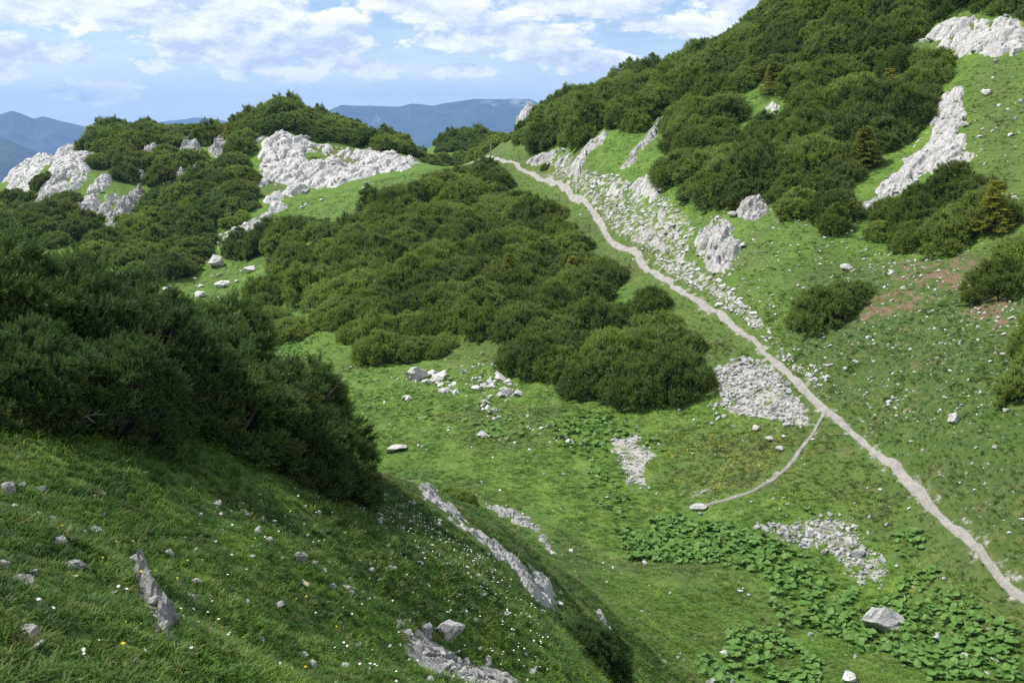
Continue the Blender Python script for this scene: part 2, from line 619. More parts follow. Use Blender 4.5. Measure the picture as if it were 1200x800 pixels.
def make_needle_mat(name, old, new, hue_spread=0.5, brown=0.0):
    m, b = new_mat(name)
    tip = b.n('ShaderNodeAttribute', attribute_name='tip').outputs['Fac']
    sh = b.n('ShaderNodeAttribute', attribute_name='shoot').outputs['Fac']
    rnd = b.n('ShaderNodeObjectInfo').outputs['Random']
    pos = b.n('ShaderNodeNewGeometry').outputs['Position']
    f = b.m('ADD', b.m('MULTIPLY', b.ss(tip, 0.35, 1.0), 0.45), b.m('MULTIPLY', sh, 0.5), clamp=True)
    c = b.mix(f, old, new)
    yel = (new[0] * 1.25, new[1] * 1.12, new[2] * 0.9)
    c = b.mix(b.m('MULTIPLY', b.ss(b.m('ADD', b.m('MULTIPLY', rnd, 0.5), b.m('MULTIPLY', b.noise(pos, 0.13, 2, 0.5), 1.0)), 0.55, 1.05), hue_spread), c, yel)
    c = b.mix(b.ss(b.noise(pos, 0.6, 4, 0.7), 0.74, 0.80, 0.0, 0.5), c, (0.16, 0.105, 0.045))     # here and there a browned branch
    if brown:
        c = b.mix(brown, c, (0.16, 0.075, 0.028))
    hs = b.n('ShaderNodeHueSaturation', {'Color': c, 'Value': b.ss(rnd, 0, 1, 0.92, 1.28)})
    finish(b, hs.outputs[0], 0.55, translucent=0.30, spec=0.25)
    return m


def make_plain(name, c1, c2, scale=20.0, rough=0.9, translucent=0.0, inst=False):
    m, b = new_mat(name)
    pos = b.n('ShaderNodeNewGeometry').outputs['Position']
    n = b.noise(pos, scale, 4, 0.65)
    f = b.ss(n, 0.3, 0.7)
    if inst:
        rnd = b.n('ShaderNodeObjectInfo').outputs['Random']
        f = b.m('ADD', b.m('MULTIPLY', f, 0.4), b.m('MULTIPLY', rnd, 0.6))
    finish(b, b.mix(f, c1, c2), rough, None if inst else n, 0.6, 0.02, translucent)
    return m


def make_grass_mat():
    m, b = new_mat('grass_blades')
    pos = b.n('ShaderNodeNewGeometry').outputs['Position']
    rnd = b.n('ShaderNodeObjectInfo').outputs['Random']
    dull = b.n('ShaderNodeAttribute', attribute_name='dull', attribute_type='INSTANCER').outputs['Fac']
    herb_shade = b.n('ShaderNodeAttribute', attribute_name='herb_shade', attribute_type='INSTANCER').outputs['Fac']
    c = turf_color(b, pos, dull, herb_shade)
    c = b.mix(b.ss(rnd, 0.86, 1.0, 0.0, 0.7), c, (0.21, 0.19, 0.085))
    hs = b.n('ShaderNodeHueSaturation', {'Color': c, 'Value': b.ss(b.m('FRACT', b.m('MULTIPLY', rnd, 7.13)), 0, 1, 0.92, 1.4)})
    finish(b, hs.outputs[0], 0.6, translucent=0.45, spec=0.2)
    return m


M_TURF = make_ground_mat()
M_ROCK = make_rock_mat('limestone', (0.36, 0.352, 0.34), (0.62, 0.61, 0.585))
M_ROCKG = make_rock_mat('grey_limestone', (0.34, 0.34, 0.338), (0.57, 0.565, 0.555), 1.6)
M_STONE = make_rock_mat('pale_stone', (0.42, 0.415, 0.40), (0.64, 0.63, 0.61), 3.0)
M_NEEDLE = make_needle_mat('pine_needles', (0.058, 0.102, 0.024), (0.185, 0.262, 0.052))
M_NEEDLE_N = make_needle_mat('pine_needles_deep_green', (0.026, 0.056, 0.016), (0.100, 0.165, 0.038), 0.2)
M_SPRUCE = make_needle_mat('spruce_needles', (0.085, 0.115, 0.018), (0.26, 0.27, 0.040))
M_BROWNED = make_needle_mat('browned_needles', (0.06, 0.05, 0.02), (0.13, 0.10, 0.03), 0.3, 0.6)
M_BARK = make_plain('pine_bark', (0.06, 0.048, 0.038), (0.13, 0.11, 0.09), 16.0)
M_DEAD = make_plain('bleached_wood', (0.24, 0.20, 0.17), (0.42, 0.38, 0.34), 12.0)
M_PATH = make_rock_mat('path_gravel', (0.235, 0.222, 0.203), (0.41, 0.39, 0.36), 3.0)
M_GRASS = make_grass_mat()
M_LEAF = make_plain('broad_leaf', (0.085, 0.185, 0.035), (0.150, 0.270, 0.060), 3.0, 0.5, 0.3, True)
M_WHITE = make_plain('white_petals', (0.78, 0.78, 0.72), (0.85, 0.85, 0.82), 9.0, 0.7, 0.2, True)
M_YELLOW = make_plain('yellow_petals', (0.62, 0.50, 0.03), (0.75, 0.62, 0.05), 9.0, 0.7, 0.2, True)
M_POST = make_plain('weathered_post_wood', (0.22, 0.19, 0.16), (0.34, 0.30, 0.26), 18.0)

# ------------------------------------------------------------------ where things lie (outlines seen in the photograph, laid on the land)
def cat_rom(P, n=10):
    P = np.asarray(P, float)
    P = np.r_[[2 * P[0] - P[1]], P, [2 * P[-1] - P[-2]]]
    out = []
    for i in range(1, len(P) - 2):
        for t in np.linspace(0, 1, n, endpoint=False):
            a, b_, c, d = P[i - 1:i + 3]
            out.append(0.5 * (2 * b_ + (c - a) * t + (2 * a - 5 * b_ + 4 * c - d) * t * t + (3 * b_ - a - 3 * c + d) * t ** 3))
    out.append(P[-2])
    return np.array(out)


PATH = cat_rom([at(*p)[:2] for p in PATH_PX] + [(-5, 133), (-14, 142)], 14)
SIDE = cat_rom(hit([968, 962, 955, 938, 912, 885, 860, 832, 806], [480, 492, 505, 527, 553, 572, 582, 590, 596])[0], 10)

SCREE = {   # name: (outline, stones per square metre, smallest, largest, ground gravel strength)
    'fan': ([(838, 432), (870, 419), (902, 424), (925, 452), (944, 478), (941, 502), (900, 492), (868, 488), (845, 474)], 46, .14, .46, .6),
    'fan_tail': ([(815, 470), (845, 458), (868, 490), (850, 496), (822, 490)], 6, .12, .42, .2),
    'crossing': ([(922, 430), (985, 424), (1002, 448), (1022, 468), (992, 474), (960, 452)], 9, .12, .45, .3),
    'below_crossing': ([(1030, 460), (1062, 468), (1068, 500), (1038, 500)], 6, .12, .40, .15),
    'gravel_tongue': ([(716, 515), (745, 505), (766, 530), (757, 572), (738, 574), (726, 545)], 22, .10, .30, .6),
    'valley_heap': ([(884, 612), (925, 612), (962, 604), (1000, 600), (1020, 636), (1042, 655), (1040, 680), (1004, 686), (990, 662), (960, 645), (930, 640), (892, 627)], 30, .12, .42, .5),
    'track_end': ([(788, 572), (826, 568), (832, 580), (800, 588)], 14, .10, .34, .4),
    'track_foot': ([(820, 602), (870, 594), (868, 610), (828, 616)], 14, .10, .32, .3),
    'path_bank': ([(640, 190), (672, 214), (705, 240), (735, 268), (770, 302), (800, 325), (850, 365), (900, 405), (915, 400), (870, 352), (858, 338), (812, 306), (815, 262), (785, 232), (755, 222), (722, 205), (690, 200), (668, 186)], 12, .10, .58, .48),
    'path_gravel': ([(600, 191), (640, 209), (672, 228), (705, 252), (735, 284), (775, 314), (808, 336), (866, 372), (908, 412), (960, 468), (975, 470), (915, 402), (880, 365), (830, 335), (790, 306), (752, 272), (722, 246), (690, 222), (650, 202)], 26, .08, .30, .5),
    'path_side_low': ([(960, 470), (1010, 508), (1070, 565), (1130, 628), (1200, 698), (1212, 694), (1140, 615), (1078, 550), (1020, 495), (975, 462)], 9, .06, .22, .3),
    'meadow_rocks': ([(462, 446), (490, 436), (520, 440), (560, 428), (602, 415), (608, 458), (604, 486), (580, 492), (545, 470), (480, 456)], 5, .14, .95, .15),
    'meadow_line': ([(612, 500), (640, 495), (690, 512), (686, 524), (640, 514)], 4, .16, .6, .1),
    'near_rubble': ([(462, 728), (476, 733), (500, 742), (535, 752), (560, 775), (612, 800), (545, 800), (505, 778), (470, 752)], 85, .05, .24, .9),
    'valley_foot': ([(808, 772), (850, 786), (912, 800), (820, 802)], 14, .10, .40, .3),
    'right_slope': ([(1000, 300), (1190, 300), (1190, 560), (1060, 530), (960, 440)], 1.0, .10, .42, 0),
    'upper_turf': ([(1140, 85), (1198, 80), (1198, 250), (1146, 220)], 1.6, .14, .55, 0),
    'far_meadow': ([(200, 325), (270, 300), (305, 312), (285, 345), (230, 350)], .7, .2, .9, 0),
    'brown_bank': ([(1150, 330), (1195, 330), (1195, 420), (1140, 400)], 2.4, .10, .40, 0),
    'right_low': ([(1110, 540), (1190, 560), (1190, 660), (1120, 580)], 1.1, .10, .34, 0),
    'butterbur_stones': ([(1095, 735), (1150, 745), (1190, 790), (1120, 790)], 4, .12, .40, .15),
    'outcrop_foot': ([(330, 245), (420, 218), (470, 200), (440, 215), (360, 248)], .8, .2, .8, 0),
}
SCREE_XY = {k: region(v[0]) for k, v in SCREE.items()}
SOIL = [region(p) for p in ([(1040, 305), (1150, 295), (1190, 320), (1180, 345), (1080, 340), (1030, 360)], [(1000, 355), (1080, 335), (1110, 350), (1030, 385), (990, 388)],
                            [(1120, 330), (1195, 345), (1195, 400), (1130, 380)], [(480, 680), (515, 670), (520, 705), (495, 715)], [(400, 575), (450, 570), (470, 600), (420, 610)], [(385, 172), (440, 178), (500, 190), (440, 208), (380, 215)])]
DULL = [region(p) for p in ([(960, 300), (1196, 290), (1196, 640), (1080, 540), (940, 420)], [(800, 505), (930, 500), (940, 560), (850, 575), (800, 560)],
                            [(440, 560), (545, 572), (650, 650), (720, 740), (640, 700), (540, 640)], [(1140, 80), (1198, 70), (1198, 250), (1150, 220)],
                            [(-60, 600), (60, 610), (120, 700), (40, 798), (-60, 798)])]
HERB_SHADE = [region(p) for p in ([(-150, 480), (120, 500), (300, 560), (470, 558), (560, 580), (660, 650), (740, 798), (-150, 798)],  # turf painted darker here for cloud shade, mixed with dark herbs
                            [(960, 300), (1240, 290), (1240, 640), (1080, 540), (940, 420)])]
OUTCROPS = {   # name: (outline, cell size, height, strata direction in degrees, loose blocks, rock, label)
    'crag': ([(300, 163), (345, 156), (375, 168), (400, 173), (440, 177), (470, 182), (498, 192), (478, 200), (440, 206), (405, 216), (372, 222), (346, 229), (328, 247), (306, 264), (288, 268), (292, 255), (306, 240), (302, 215), (300, 190)], 1.7, .9, 62, 52, 'white', 'big pale limestone crag on the dark green hill left of the saddle'),
    'crag_foot': ([(248, 292), (262, 272), (285, 262), (302, 263), (300, 273), (272, 292), (255, 297)], 1.1, 1.0, 60, 12, 'white', 'pale rock knob at the foot of the big crag above the meadow'),
    'slab_long': ([(86, 166), (101, 162), (102, 186), (80, 212), (62, 240), (46, 244), (58, 215)], 1.3, .9, 50, 10, 'white', 'longest white rock slab on the left hill, slanting down from its left top'),
    'slab_left': ([(14, 196), (52, 178), (64, 186), (36, 226), (10, 228)], 1.3, .9, 50, 8, 'white', 'leftmost white rock slab on the hill'),
    'slab_mid': ([(108, 180), (113, 178), (104, 210), (70, 246), (64, 240), (88, 212)], 1.0, .7, 50, 6, 'white', 'narrow white rock slab just right of the longest slab'),
    'slab_low': ([(128, 201), (140, 199), (122, 226), (104, 256), (86, 264), (76, 258), (100, 232)], 1.1, .9, 50, 8, 'white', 'white rock slab below the narrow slab on the left hill'),
    'slab_foot': ([(130, 228), (140, 232), (122, 254), (112, 252)], .9, .7, 50, 4, 'white', 'small white slab at the right of the lowest slabs on the left hill'),
    'slab_last': ([(140, 250), (150, 247), (142, 262), (127, 274), (124, 266)], .9, .7, 50, 4, 'white', 'lowest white slab on the left hill, near the dark foreground pines'),
    'tooth_a': ([(163, 188), (176, 176), (190, 174), (188, 183), (172, 194)], .9, 1.4, 40, 3, 'white', 'white rock sticking out of the pines at mid height of the left hill'),
    'tooth_b': ([(210, 186), (218, 172), (232, 162), (238, 167), (228, 180), (216, 188)], .9, 1.4, 40, 3, 'white', 'white rock rib just left of the rounded hilltop'),
    'tooth_c': ([(246, 178), (256, 167), (272, 168), (272, 178), (258, 186)], .9, 1.4, 40, 3, 'white', 'white rock under the rounded hilltop, left of the big crag'),
    'tooth_d': ([(158, 212), (162, 201), (170, 200), (168, 209)], .7, .6, 40, 2, 'white', 'small white rock low on the middle of the left hill'),
    'tooth_e': ([(182, 272), (190, 258), (198, 260), (200, 272)], .7, .7, 40, 2, 'white', 'small white rock near the foot of the left hill'),
    'tooth_f': ([(238, 196), (246, 190), (258, 192), (250, 199)], .7, .6, 40, 2, 'white', 'little white rock between the left hill\'s rib and the crag'),
    'streak_a': ([(150, 232), (166, 222), (152, 250), (132, 270), (126, 260)], .9, 1.0, 50, 3, 'white', 'white rock streak right of the lowest slabs on the left hill'),
    'streak_b': ([(203, 208), (217, 196), (213, 214), (199, 224)], .8, 1.0, 45, 2, 'white', 'short white rock streak in the middle of the left hill\'s pines'),
    'streak_c': ([(54, 212), (80, 188), (74, 222), (54, 250), (40, 246)], 1.1, .9, 50, 5, 'white', 'white rock streak between the leftmost and the longest slab'),
    'streak_d': ([(226, 196), (242, 184), (238, 200), (223, 208)], .8, 1.0, 45, 2, 'white', 'short white rock streak just left of the big crag\'s upper edge'),
    'saddle_rock': ([(596, 150), (610, 143), (628, 136), (634, 140), (622, 146), (606, 152)], 1.0, 2.0, 30, 4, 'white', 'bright white rock on the skyline right of the saddle'),
    'saddle_teeth': ([(538, 182), (552, 178), (560, 184), (548, 188)], .9, .8, 20, 2, 'white', 'small pale rocks left of the wooden post on the saddle'),
    'rib_low': ([(664, 208), (672, 190), (688, 168), (704, 156), (716, 158), (708, 168), (692, 180), (682, 204), (674, 212)], .8, .6, 68, 8, 'white', 'curved pale rock rib beside the upper path, left of two'),
    'rib_high': ([(726, 198), (740, 178), (758, 156), (772, 136), (780, 134), (778, 146), (764, 168), (748, 188), (736, 204)], .8, .55, 66, 8, 'white', 'straight pale rock rib above the upper path, right of two'),
    'bank_top': ([(616, 190), (628, 180), (650, 174), (668, 178), (664, 192), (640, 196)], .8, .5, 30, 8, 'white', 'broken pale rock bank right of the path near the saddle'),
    'bank_mid': ([(733, 216), (752, 206), (772, 204), (778, 224), (768, 238), (746, 240)], .8, .5, 60, 8, 'white', 'pale rock bank under the pines midway up the path'),
    'bank_wall': ([(815, 276), (830, 256), (846, 250), (864, 262), (872, 292), (862, 322), (846, 332), (826, 318), (815, 300)], .8, .65, 70, 12, 'white', 'steep grey white rock wall right of the path below the big pines'),
    'bank_ledge': ([(852, 250), (872, 240), (895, 234), (904, 248), (896, 258), (872, 264)], .8, .7, 20, 6, 'white', 'low rock ledge at the lower edge of the right thicket'),
    'ledge_a': ([(688, 204), (712, 210), (738, 232), (724, 238), (700, 224)], .7, .45, 40, 6, 'white', 'low broken ledge on the stony bank just above the upper path'),
    'ledge_b': ([(764, 243), (790, 252), (804, 280), (786, 284), (772, 264)], .7, .5, 60, 6, 'white', 'steep little ledge on the stony bank left of the rock wall'),
    'ledge_c': ([(742, 258), (768, 268), (794, 298), (776, 302), (752, 282)], .7, .4, 50, 6, 'white', 'low ledge in the middle of the stony bank beside the path'),
    'top_crag': ([(1074, 50), (1088, 34), (1112, 22), (1150, 20), (1202, 16), (1204, 58), (1168, 74), (1130, 70), (1096, 66)], 1.0, .5, 10, 16, 'white', 'grey white crag in the top right corner under a pine'),
    'band': ([(1098, 116), (1132, 96), (1134, 150), (1141, 186), (1112, 202), (1086, 208), (1060, 226), (1036, 244), (1006, 254), (1004, 232), (1040, 206), (1066, 172)], .9, .45, 62, 24, 'white', 'long slanting limestone band on the right slope between two pine thickets'),
    'thicket_rock': ([(896, 128), (906, 120), (914, 126), (912, 138), (900, 140)], .7, .6, 50, 3, 'white', 'pale rock in the grassy gap of the right thicket'),
    'gap_rocks': ([(846, 162), (858, 154), (872, 158), (866, 166), (850, 168)], .7, .5, 20, 3, 'white', 'low pale rocks below the grassy gap in the right thicket'),
    'spine': ([(468, 558), (486, 563), (522, 590), (560, 622), (602, 655), (640, 688), (658, 712), (652, 724), (624, 704), (592, 664), (556, 634), (520, 606), (490, 582)], .26, .20, -38, 14, 'grey', 'long thin grey rock spine running down the foreground knoll'),
    'spine_side': ([(616, 658), (634, 668), (650, 690), (660, 708), (644, 700), (628, 682)], .24, .16, -45, 4, 'grey', 'short grey rock rib right beside the lower end of the long spine'),
    'spine_back': ([(543, 574), (576, 589), (612, 600), (642, 622), (657, 652), (646, 652), (626, 628), (604, 614), (578, 603)], .26, .2, -35, 8, 'grey', 'grey rock spine along the crest behind the long spine'),
    'spine_tail': ([(694, 712), (702, 712), (718, 732), (714, 738), (704, 728)], .3, .22, -45, 2, 'grey', 'thin sliver of grey rock at the lower right end of the knoll'),
    'near_fin': ([(150, 656), (168, 652), (174, 690), (190, 712), (201, 730), (200, 754), (180, 742), (166, 704)], .2, .42, -70, 4, 'grey', 'upright cracked grey rock fin in the left foreground grass'),
}
OUT_XY = {k: region(v[0]) for k, v in OUTCROPS.items()}


def line_dist(L, x, y, step=2):
    x = np.asarray(x, float)
    y = np.asarray(y, float)
    d = np.full(np.shape(x), 1e9)
    P = L[::step]
    for i in range(len(P) - 1):
        a, ab = P[i], P[i + 1] - P[i]
        t = np.clip(((x - a[0]) * ab[0] + (y - a[1]) * ab[1]) / (ab @ ab + 1e-9), 0, 1)
        d = np.minimum(d, np.hypot(x - a[0] - t * ab[0], y - a[1] - t * ab[1]))
    return d


def masks(x, y):
    x = np.asarray(x, float)
    y = np.asarray(y, float)
    warp_x = x + 0.5 * fbm(x / 1.3, y / 1.3, 21, 3)
    warp_y = y + 0.5 * fbm(x / 1.3, y / 1.3, 25, 3)
    gravel = np.zeros(x.shape)
    for k, v in SCREE.items():
        if v[4] > 0:
            gravel = np.maximum(gravel, v[4] * sstep(-0.35, 0.3, sdist(SCREE_XY[k], warp_x, warp_y)))
    soil = np.zeros(x.shape)
    for p in SOIL:
        soil = np.maximum(soil, sstep(-0.8, 0.8, sdist(p, warp_x, warp_y)))
    dull = np.zeros(x.shape)
    for p in DULL:
        dull = np.maximum(dull, 0.8 * sstep(-2.0, 1.5, sdist(p, warp_x, warp_y)))
    herb_shade = np.zeros(x.shape)
    for p, k in zip(HERB_SHADE, (1.0, .7)):
        herb_shade = np.maximum(herb_shade, k * sstep(-2.5, 1.0, sdist(p, warp_x, warp_y)))
    pd = line_dist(PATH, x, y)
    gravel = np.maximum(gravel, 0.42 * sstep(0.8, 0.2, pd))
    gravel = np.maximum(gravel, 0.4 * sstep(0.45, 0.2, line_dist(SIDE, x, y)))
    dull = np.maximum(dull, 0.55 * sstep(-0.2, 0.2, 3.0 - pd) * sstep(3.0, 1.2, pd))
    return dull, soil, gravel, herb_shade


# ------------------------------------------------------------------ ground
def build_ground():
    nr, na = len(RR), len(AZ) - 1
    V = np.stack([_gx[:, :na], _gy[:, :na], GZ[:, :na]], -1).reshape(-1, 3)
    V = np.r_[V, [[0, 0, float(GZ[0].mean())]]]
    i = np.arange(nr - 1)[:, None] * na
    j = np.arange(na)[None]
    j2 = (j + 1) % na
    F = np.stack([i + j, i + j2, i + na + j2, i + na + j], -1).reshape(-1, 4)[:, ::-1]
    x, y = V[:, 0], V[:, 1]
    near = (np.hypot(x, y) < 165) & (y > 2) & (np.abs(x) < 0.75 * y + 4)
    dull = np.zeros(len(V)); soil = np.zeros(len(V)); grav = np.zeros(len(V)); herb_shade = np.zeros(len(V))
    dull[near], soil[near], grav[near], herb_shade[near] = masks(x[near], y[near])
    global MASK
    MASK = (dull, soil, grav, herb_shade)
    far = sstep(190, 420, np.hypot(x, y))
    me = mesh_np('ground', V, F, M_TURF, True, {'dull': dull, 'soil': soil, 'gravel': grav, 'far': far, 'herb_shade': herb_shade})
    bm = bmesh.new()
    bm.from_mesh(me)
    bm.verts.ensure_lookup_table()
    c = bm.verts[len(V) - 1]
    for k in range(na):
        f = bm.faces.new((c, bm.verts[(k + 1) % na], bm.verts[k]))
        f.smooth = True
    bm.to_mesh(me)
    bm.free()
    tag(link('ground', me), kind='structure')


build_ground()
_na = len(AZ) - 1


def masks(x, y):
    """the ground's own patches, read back from the sheet"""
    x = np.asarray(x, float)
    y = np.asarray(y, float)
    a = np.arctan2(x, y)
    i = np.clip(np.rint(np.interp(np.log(np.hypot(x, y)), LR, np.arange(len(LR)))).astype(int), 0, len(LR) - 1)
    j = np.clip(np.rint(np.interp(a, AZ[:_na], np.arange(_na))).astype(int), 0, _na - 1)
    k = i * _na + j
    return MASK[0][k], MASK[1][k], MASK[2][k], MASK[3][k]




def build_path(name, L, half, label):
    L = np.asarray(L)
    seg = np.r_[0, np.cumsum(np.hypot(*np.diff(L, axis=0).T))]
    s = np.arange(0, seg[-1], 0.22)
    P = np.stack([np.interp(s, seg, L[:, 0]), np.interp(s, seg, L[:, 1])], -1)
    T = np.gradient(P, axis=0)
    T /= np.linalg.norm(T, axis=1, keepdims=True)
    N = np.stack([-T[:, 1], T[:, 0]], -1)
    P = P + N * (0.22 * fbm(s / 4.0, s * 0 + 3, 31, 3))[:, None]
    half = half * np.interp(P[:, 1], (30, 60, 110), (.44, .62, .82))
    wl = half * (1 + .9 * fbm(s / 1.5, s * 0, 33, 4) + .55 * fbm(s / .45, s * 0, 37, 2))
    wr = half * (1 + .9 * fbm(s / 1.5, s * 0 + 9, 35, 4) + .55 * fbm(s / .45, s * 0 + 5, 39, 2))
    k = 9
    u = np.linspace(-1, 1, k)
    V = []
    for q in u:
        w = np.where(q < 0, wr, wl) * q
        x = P[:, 0] + N[:, 0] * w
        y = P[:, 1] + N[:, 1] * w
        V.append(np.stack([x, y, ground(x, y)], -1))
    V = np.stack(V, 1)
    mid = V[:, k // 2, 2].copy()
    for q in range(k):                                # trodden: a shallow trough, its rims sunk in the turf
        e = abs(u[q])
        V[:, q, 2] = V[:, q, 2] + np.where(e > 0.95, -0.06, 0.045) + 0.05 * vnoise(V[:, q, 0] * 3, V[:, q, 1] * 3, 41) * (e < 0.9)
    n = len(s)
    i = np.arange(n - 1)[:, None] * k
    j = np.arange(k - 1)[None]
    F = np.stack([i + j, i + k + j, i + k + j + 1, i + j + 1], -1).reshape(-1, 4)
    me = mesh_np(name, V.reshape(-1, 3), F, M_PATH, True)
    bm = bmesh.new()
    bm.from_mesh(me)
    bmesh.ops.recalc_face_normals(bm, faces=bm.faces)
    if sum(f.normal.z for f in bm.faces) < 0:
        bmesh.ops.reverse_faces(bm, faces=bm.faces)
    bm.to_mesh(me)
    bm.free()
    tag(link(name, me), kind='structure')


build_path('path', PATH, 0.34, '')
build_path('side_path', SIDE, 0.22, '')


# ------------------------------------------------------------------ far mountains, in the haze
def make_mountain_mat(name, rock_bias):
    m, b = new_mat(name)
    geo = b.n('ShaderNodeNewGeometry')
    pos = geo.outputs['Position']
    n1 = b.noise(pos, 0.0022, 6, 0.6)
    n2 = b.noise(pos, 0.008, 5, 0.65)
    z = b.n('ShaderNodeSeparateXYZ', {0: pos}).outputs[2]
    f = b.m('ADD', b.m('ADD', n1, b.m('MULTIPLY', n2, 0.35)), b.ss(z, -150, 200, -0.06, 0.08))
    forest = b.mix(b.ss(n2, 0.35, 0.65), (0.018, 0.028, 0.018), (0.045, 0.058, 0.034))
    c = b.mix(b.ss(f, 0.74 - rock_bias, 0.84 - rock_bias), forest, (0.27, 0.25, 0.22))
    finish(b, c, 0.95, n2, 0.7, 30.0)
    return m


def mountain(name, prof, dist, depth, mat, seed, label=None):
    """a ridge whose crest runs through the given skyline spots"""
    az = np.array([math.atan((p[0] - 600) / FPX) for p in prof])
    el = np.array([(150.5 - p[1]) / FPX for p in prof])
    n, k = 260, 70
    a = np.linspace(az[0], az[-1], n)
    # crest heights, eased between the spots
    e = np.interp(a, az, el)
    t = np.linspace(-1, 1, k)
    A, T = np.meshgrid(a, t, indexing='ij')
    dd = dist + T * depth / 2
    X = np.tan(A) * dd
    Y = dd
    crest = (e * dist)[:, None]
    base = -720.0
    ends = sstep(0, 0.12, (A - az[0]) / (az[-1] - az[0])) * sstep(0, 0.12, (az[-1] - A) / (az[-1] - az[0]))
    sh = np.clip(1 - np.abs(T) ** 1.15, 0, 1)
    rid = fbm(X / 900, Y / 900, seed, 5, 0.55)
    gully = np.abs(fbm(X / 500, Y / 1100, seed + 5, 4, 0.55))
    Z = base + (crest - base) * sh * (0.5 + 0.5 * ends) + (rid * 260 - gully * 260) * sh * (1 - sh ** 3) + rid * 14
    V = np.stack([X, Y, Z], -1).reshape(-1, 3)
    i = np.arange(n - 1)[:, None] * k
    j = np.arange(k - 1)[None]
    F = np.stack([i + j, i + k + j, i + k + j + 1, i + j + 1], -1).reshape(-1, 4)
    tag(link(name, mesh_np(name, V, F, mat, True)), kind='structure')


M_MT = make_mountain_mat('wooded_limestone_mountain', -0.08)
M_MT2 = make_mountain_mat('wooded_mountain', -0.2)
mountain('distant_mountain', [(330, 175), (370, 140), (385, 130), (405, 122), (430, 124), (470, 126), (485, 123), (510, 125), (525, 122), (550, 120),
                              (600, 119), (620, 119), (632, 124), (650, 140), (720, 165), (800, 190)], 7200, 3200, M_MT, 11)
mountain('distant_mountain', [(-220, 150), (-120, 138), (-40, 140), (0, 138), (12, 134), (28, 130), (40, 134), (52, 139), (62, 136), (80, 141), (110, 148),
                              (150, 160), (220, 178), (300, 195)], 6200, 2600, M_MT2, 23)
mountain('distant_mountain', [(-300, 140), (-100, 150), (0, 160), (20, 165), (40, 174), (60, 182), (110, 195), (180, 215)], 4000, 1600, M_MT2, 37)
mountain('distant_mountain', [(60, 165), (120, 152), (180, 146), (215, 141), (235, 138), (262, 140), (300, 146), (360, 150), (420, 160)], 9000, 1900, M_MT2, 51)


def build_haze():
    m, b = new_mat('haze')
    v = b.n('ShaderNodeVolumePrincipled')
    v.inputs['Color'].default_value = (0.31, 0.55, 1.0, 1)
    v.inputs['Density'].default_value = 1.25e-4
    v.inputs['Anisotropy'].default_value = 0.25
    b.n('ShaderNodeOutputMaterial', {'Volume': v.outputs[0]})
    x0, x1, y0, y1, z0, z1 = -10400, 10400, -10400, 10400, -960, 330
    V = [(x, y, z) for x in (x0, x1) for y in (y0, y1) for z in (z0, z1)]
    F = [(0, 1, 3, 2), (4, 6, 7, 5), (0, 4, 5, 1), (2, 3, 7, 6), (0, 2, 6, 4), (1, 5, 7, 3)]
    tag(link('haze', mesh_np('haze', V, F, m)), 'thin blue haze filling the air of the valleys', 'haze', kind='stuff')


build_haze()
# ------------------------------------------------------------------ scattering of ground cover (only for what nobody could count)
def scatter(name, P, rot, scl, sources, idx, label=None, cat=None, kind='stuff', extra=None):
    me = bpy.data.meshes.new(name)
    me.vertices.add(len(P))
    me.vertices.foreach_set('co', np.asarray(P, np.float32).ravel())
    for n, v in (('rot', rot), ('scl', scl)):
        a = me.attributes.new(n, 'FLOAT_VECTOR', 'POINT')
        a.data.foreach_set('vector', np.asarray(v, np.float32).ravel())
    a = me.attributes.new('pick', 'INT', 'POINT')
    a.data.foreach_set('value', np.asarray(idx, np.int32))
    for n, v in (extra or {}).items():
        a = me.attributes.new(n, 'FLOAT', 'POINT')
        a.data.foreach_set('value', np.asarray(v, np.float32))
    o = link(name, me)
    ng = bpy.data.node_groups.new(name, 'GeometryNodeTree')
    ng.interface.new_socket('Geometry', in_out='INPUT', socket_type='NodeSocketGeometry')
    ng.interface.new_socket('Geometry', in_out='OUTPUT', socket_type='NodeSocketGeometry')
    gi = ng.nodes.new('NodeGroupInput')
    go = ng.nodes.new('NodeGroupOutput')
    join = ng.nodes.new('GeometryNodeJoinGeometry')
    for s in reversed(sources):
        oi = ng.nodes.new('GeometryNodeObjectInfo')
        oi.inputs['Object'].default_value = s
        oi.inputs['As Instance'].default_value = True
        ng.links.new(oi.outputs['Geometry'], join.inputs[0])
    iop = ng.nodes.new('GeometryNodeInstanceOnPoints')
    iop.inputs['Pick Instance'].default_value = True

    def named(n, t):
        q = ng.nodes.new('GeometryNodeInputNamedAttribute')
        q.data_type = t
        q.inputs['Name'].default_value = n
        return q.outputs[0]
    e2r = ng.nodes.new('FunctionNodeEulerToRotation')
    ng.links.new(named('rot', 'FLOAT_VECTOR'), e2r.inputs[0])
    ng.links.new(gi.outputs[0], iop.inputs['Points'])
    ng.links.new(join.outputs[0], iop.inputs['Instance'])
    ng.links.new(named('pick', 'INT'), iop.inputs['Instance Index'])
    ng.links.new(e2r.outputs[0], iop.inputs['Rotation'])
    ng.links.new(named('scl', 'FLOAT_VECTOR'), iop.inputs['Scale'])
    ng.links.new(iop.outputs[0], go.inputs[0])
    md = o.modifiers.new('scatter', 'NODES')
    md.node_group = ng
    tag(o, label, cat, kind=kind)
    return o


def source(name, me):
    return bpy.data.objects.new(name, me)           # never linked: only its shape is used


def in_view(x, y, z, m=60):
    u, v, f = project(x, y, z)
    return (f > 0.5) & (u > -m) & (u < 1200 + m) & (v > -m) & (v < 800 + m)


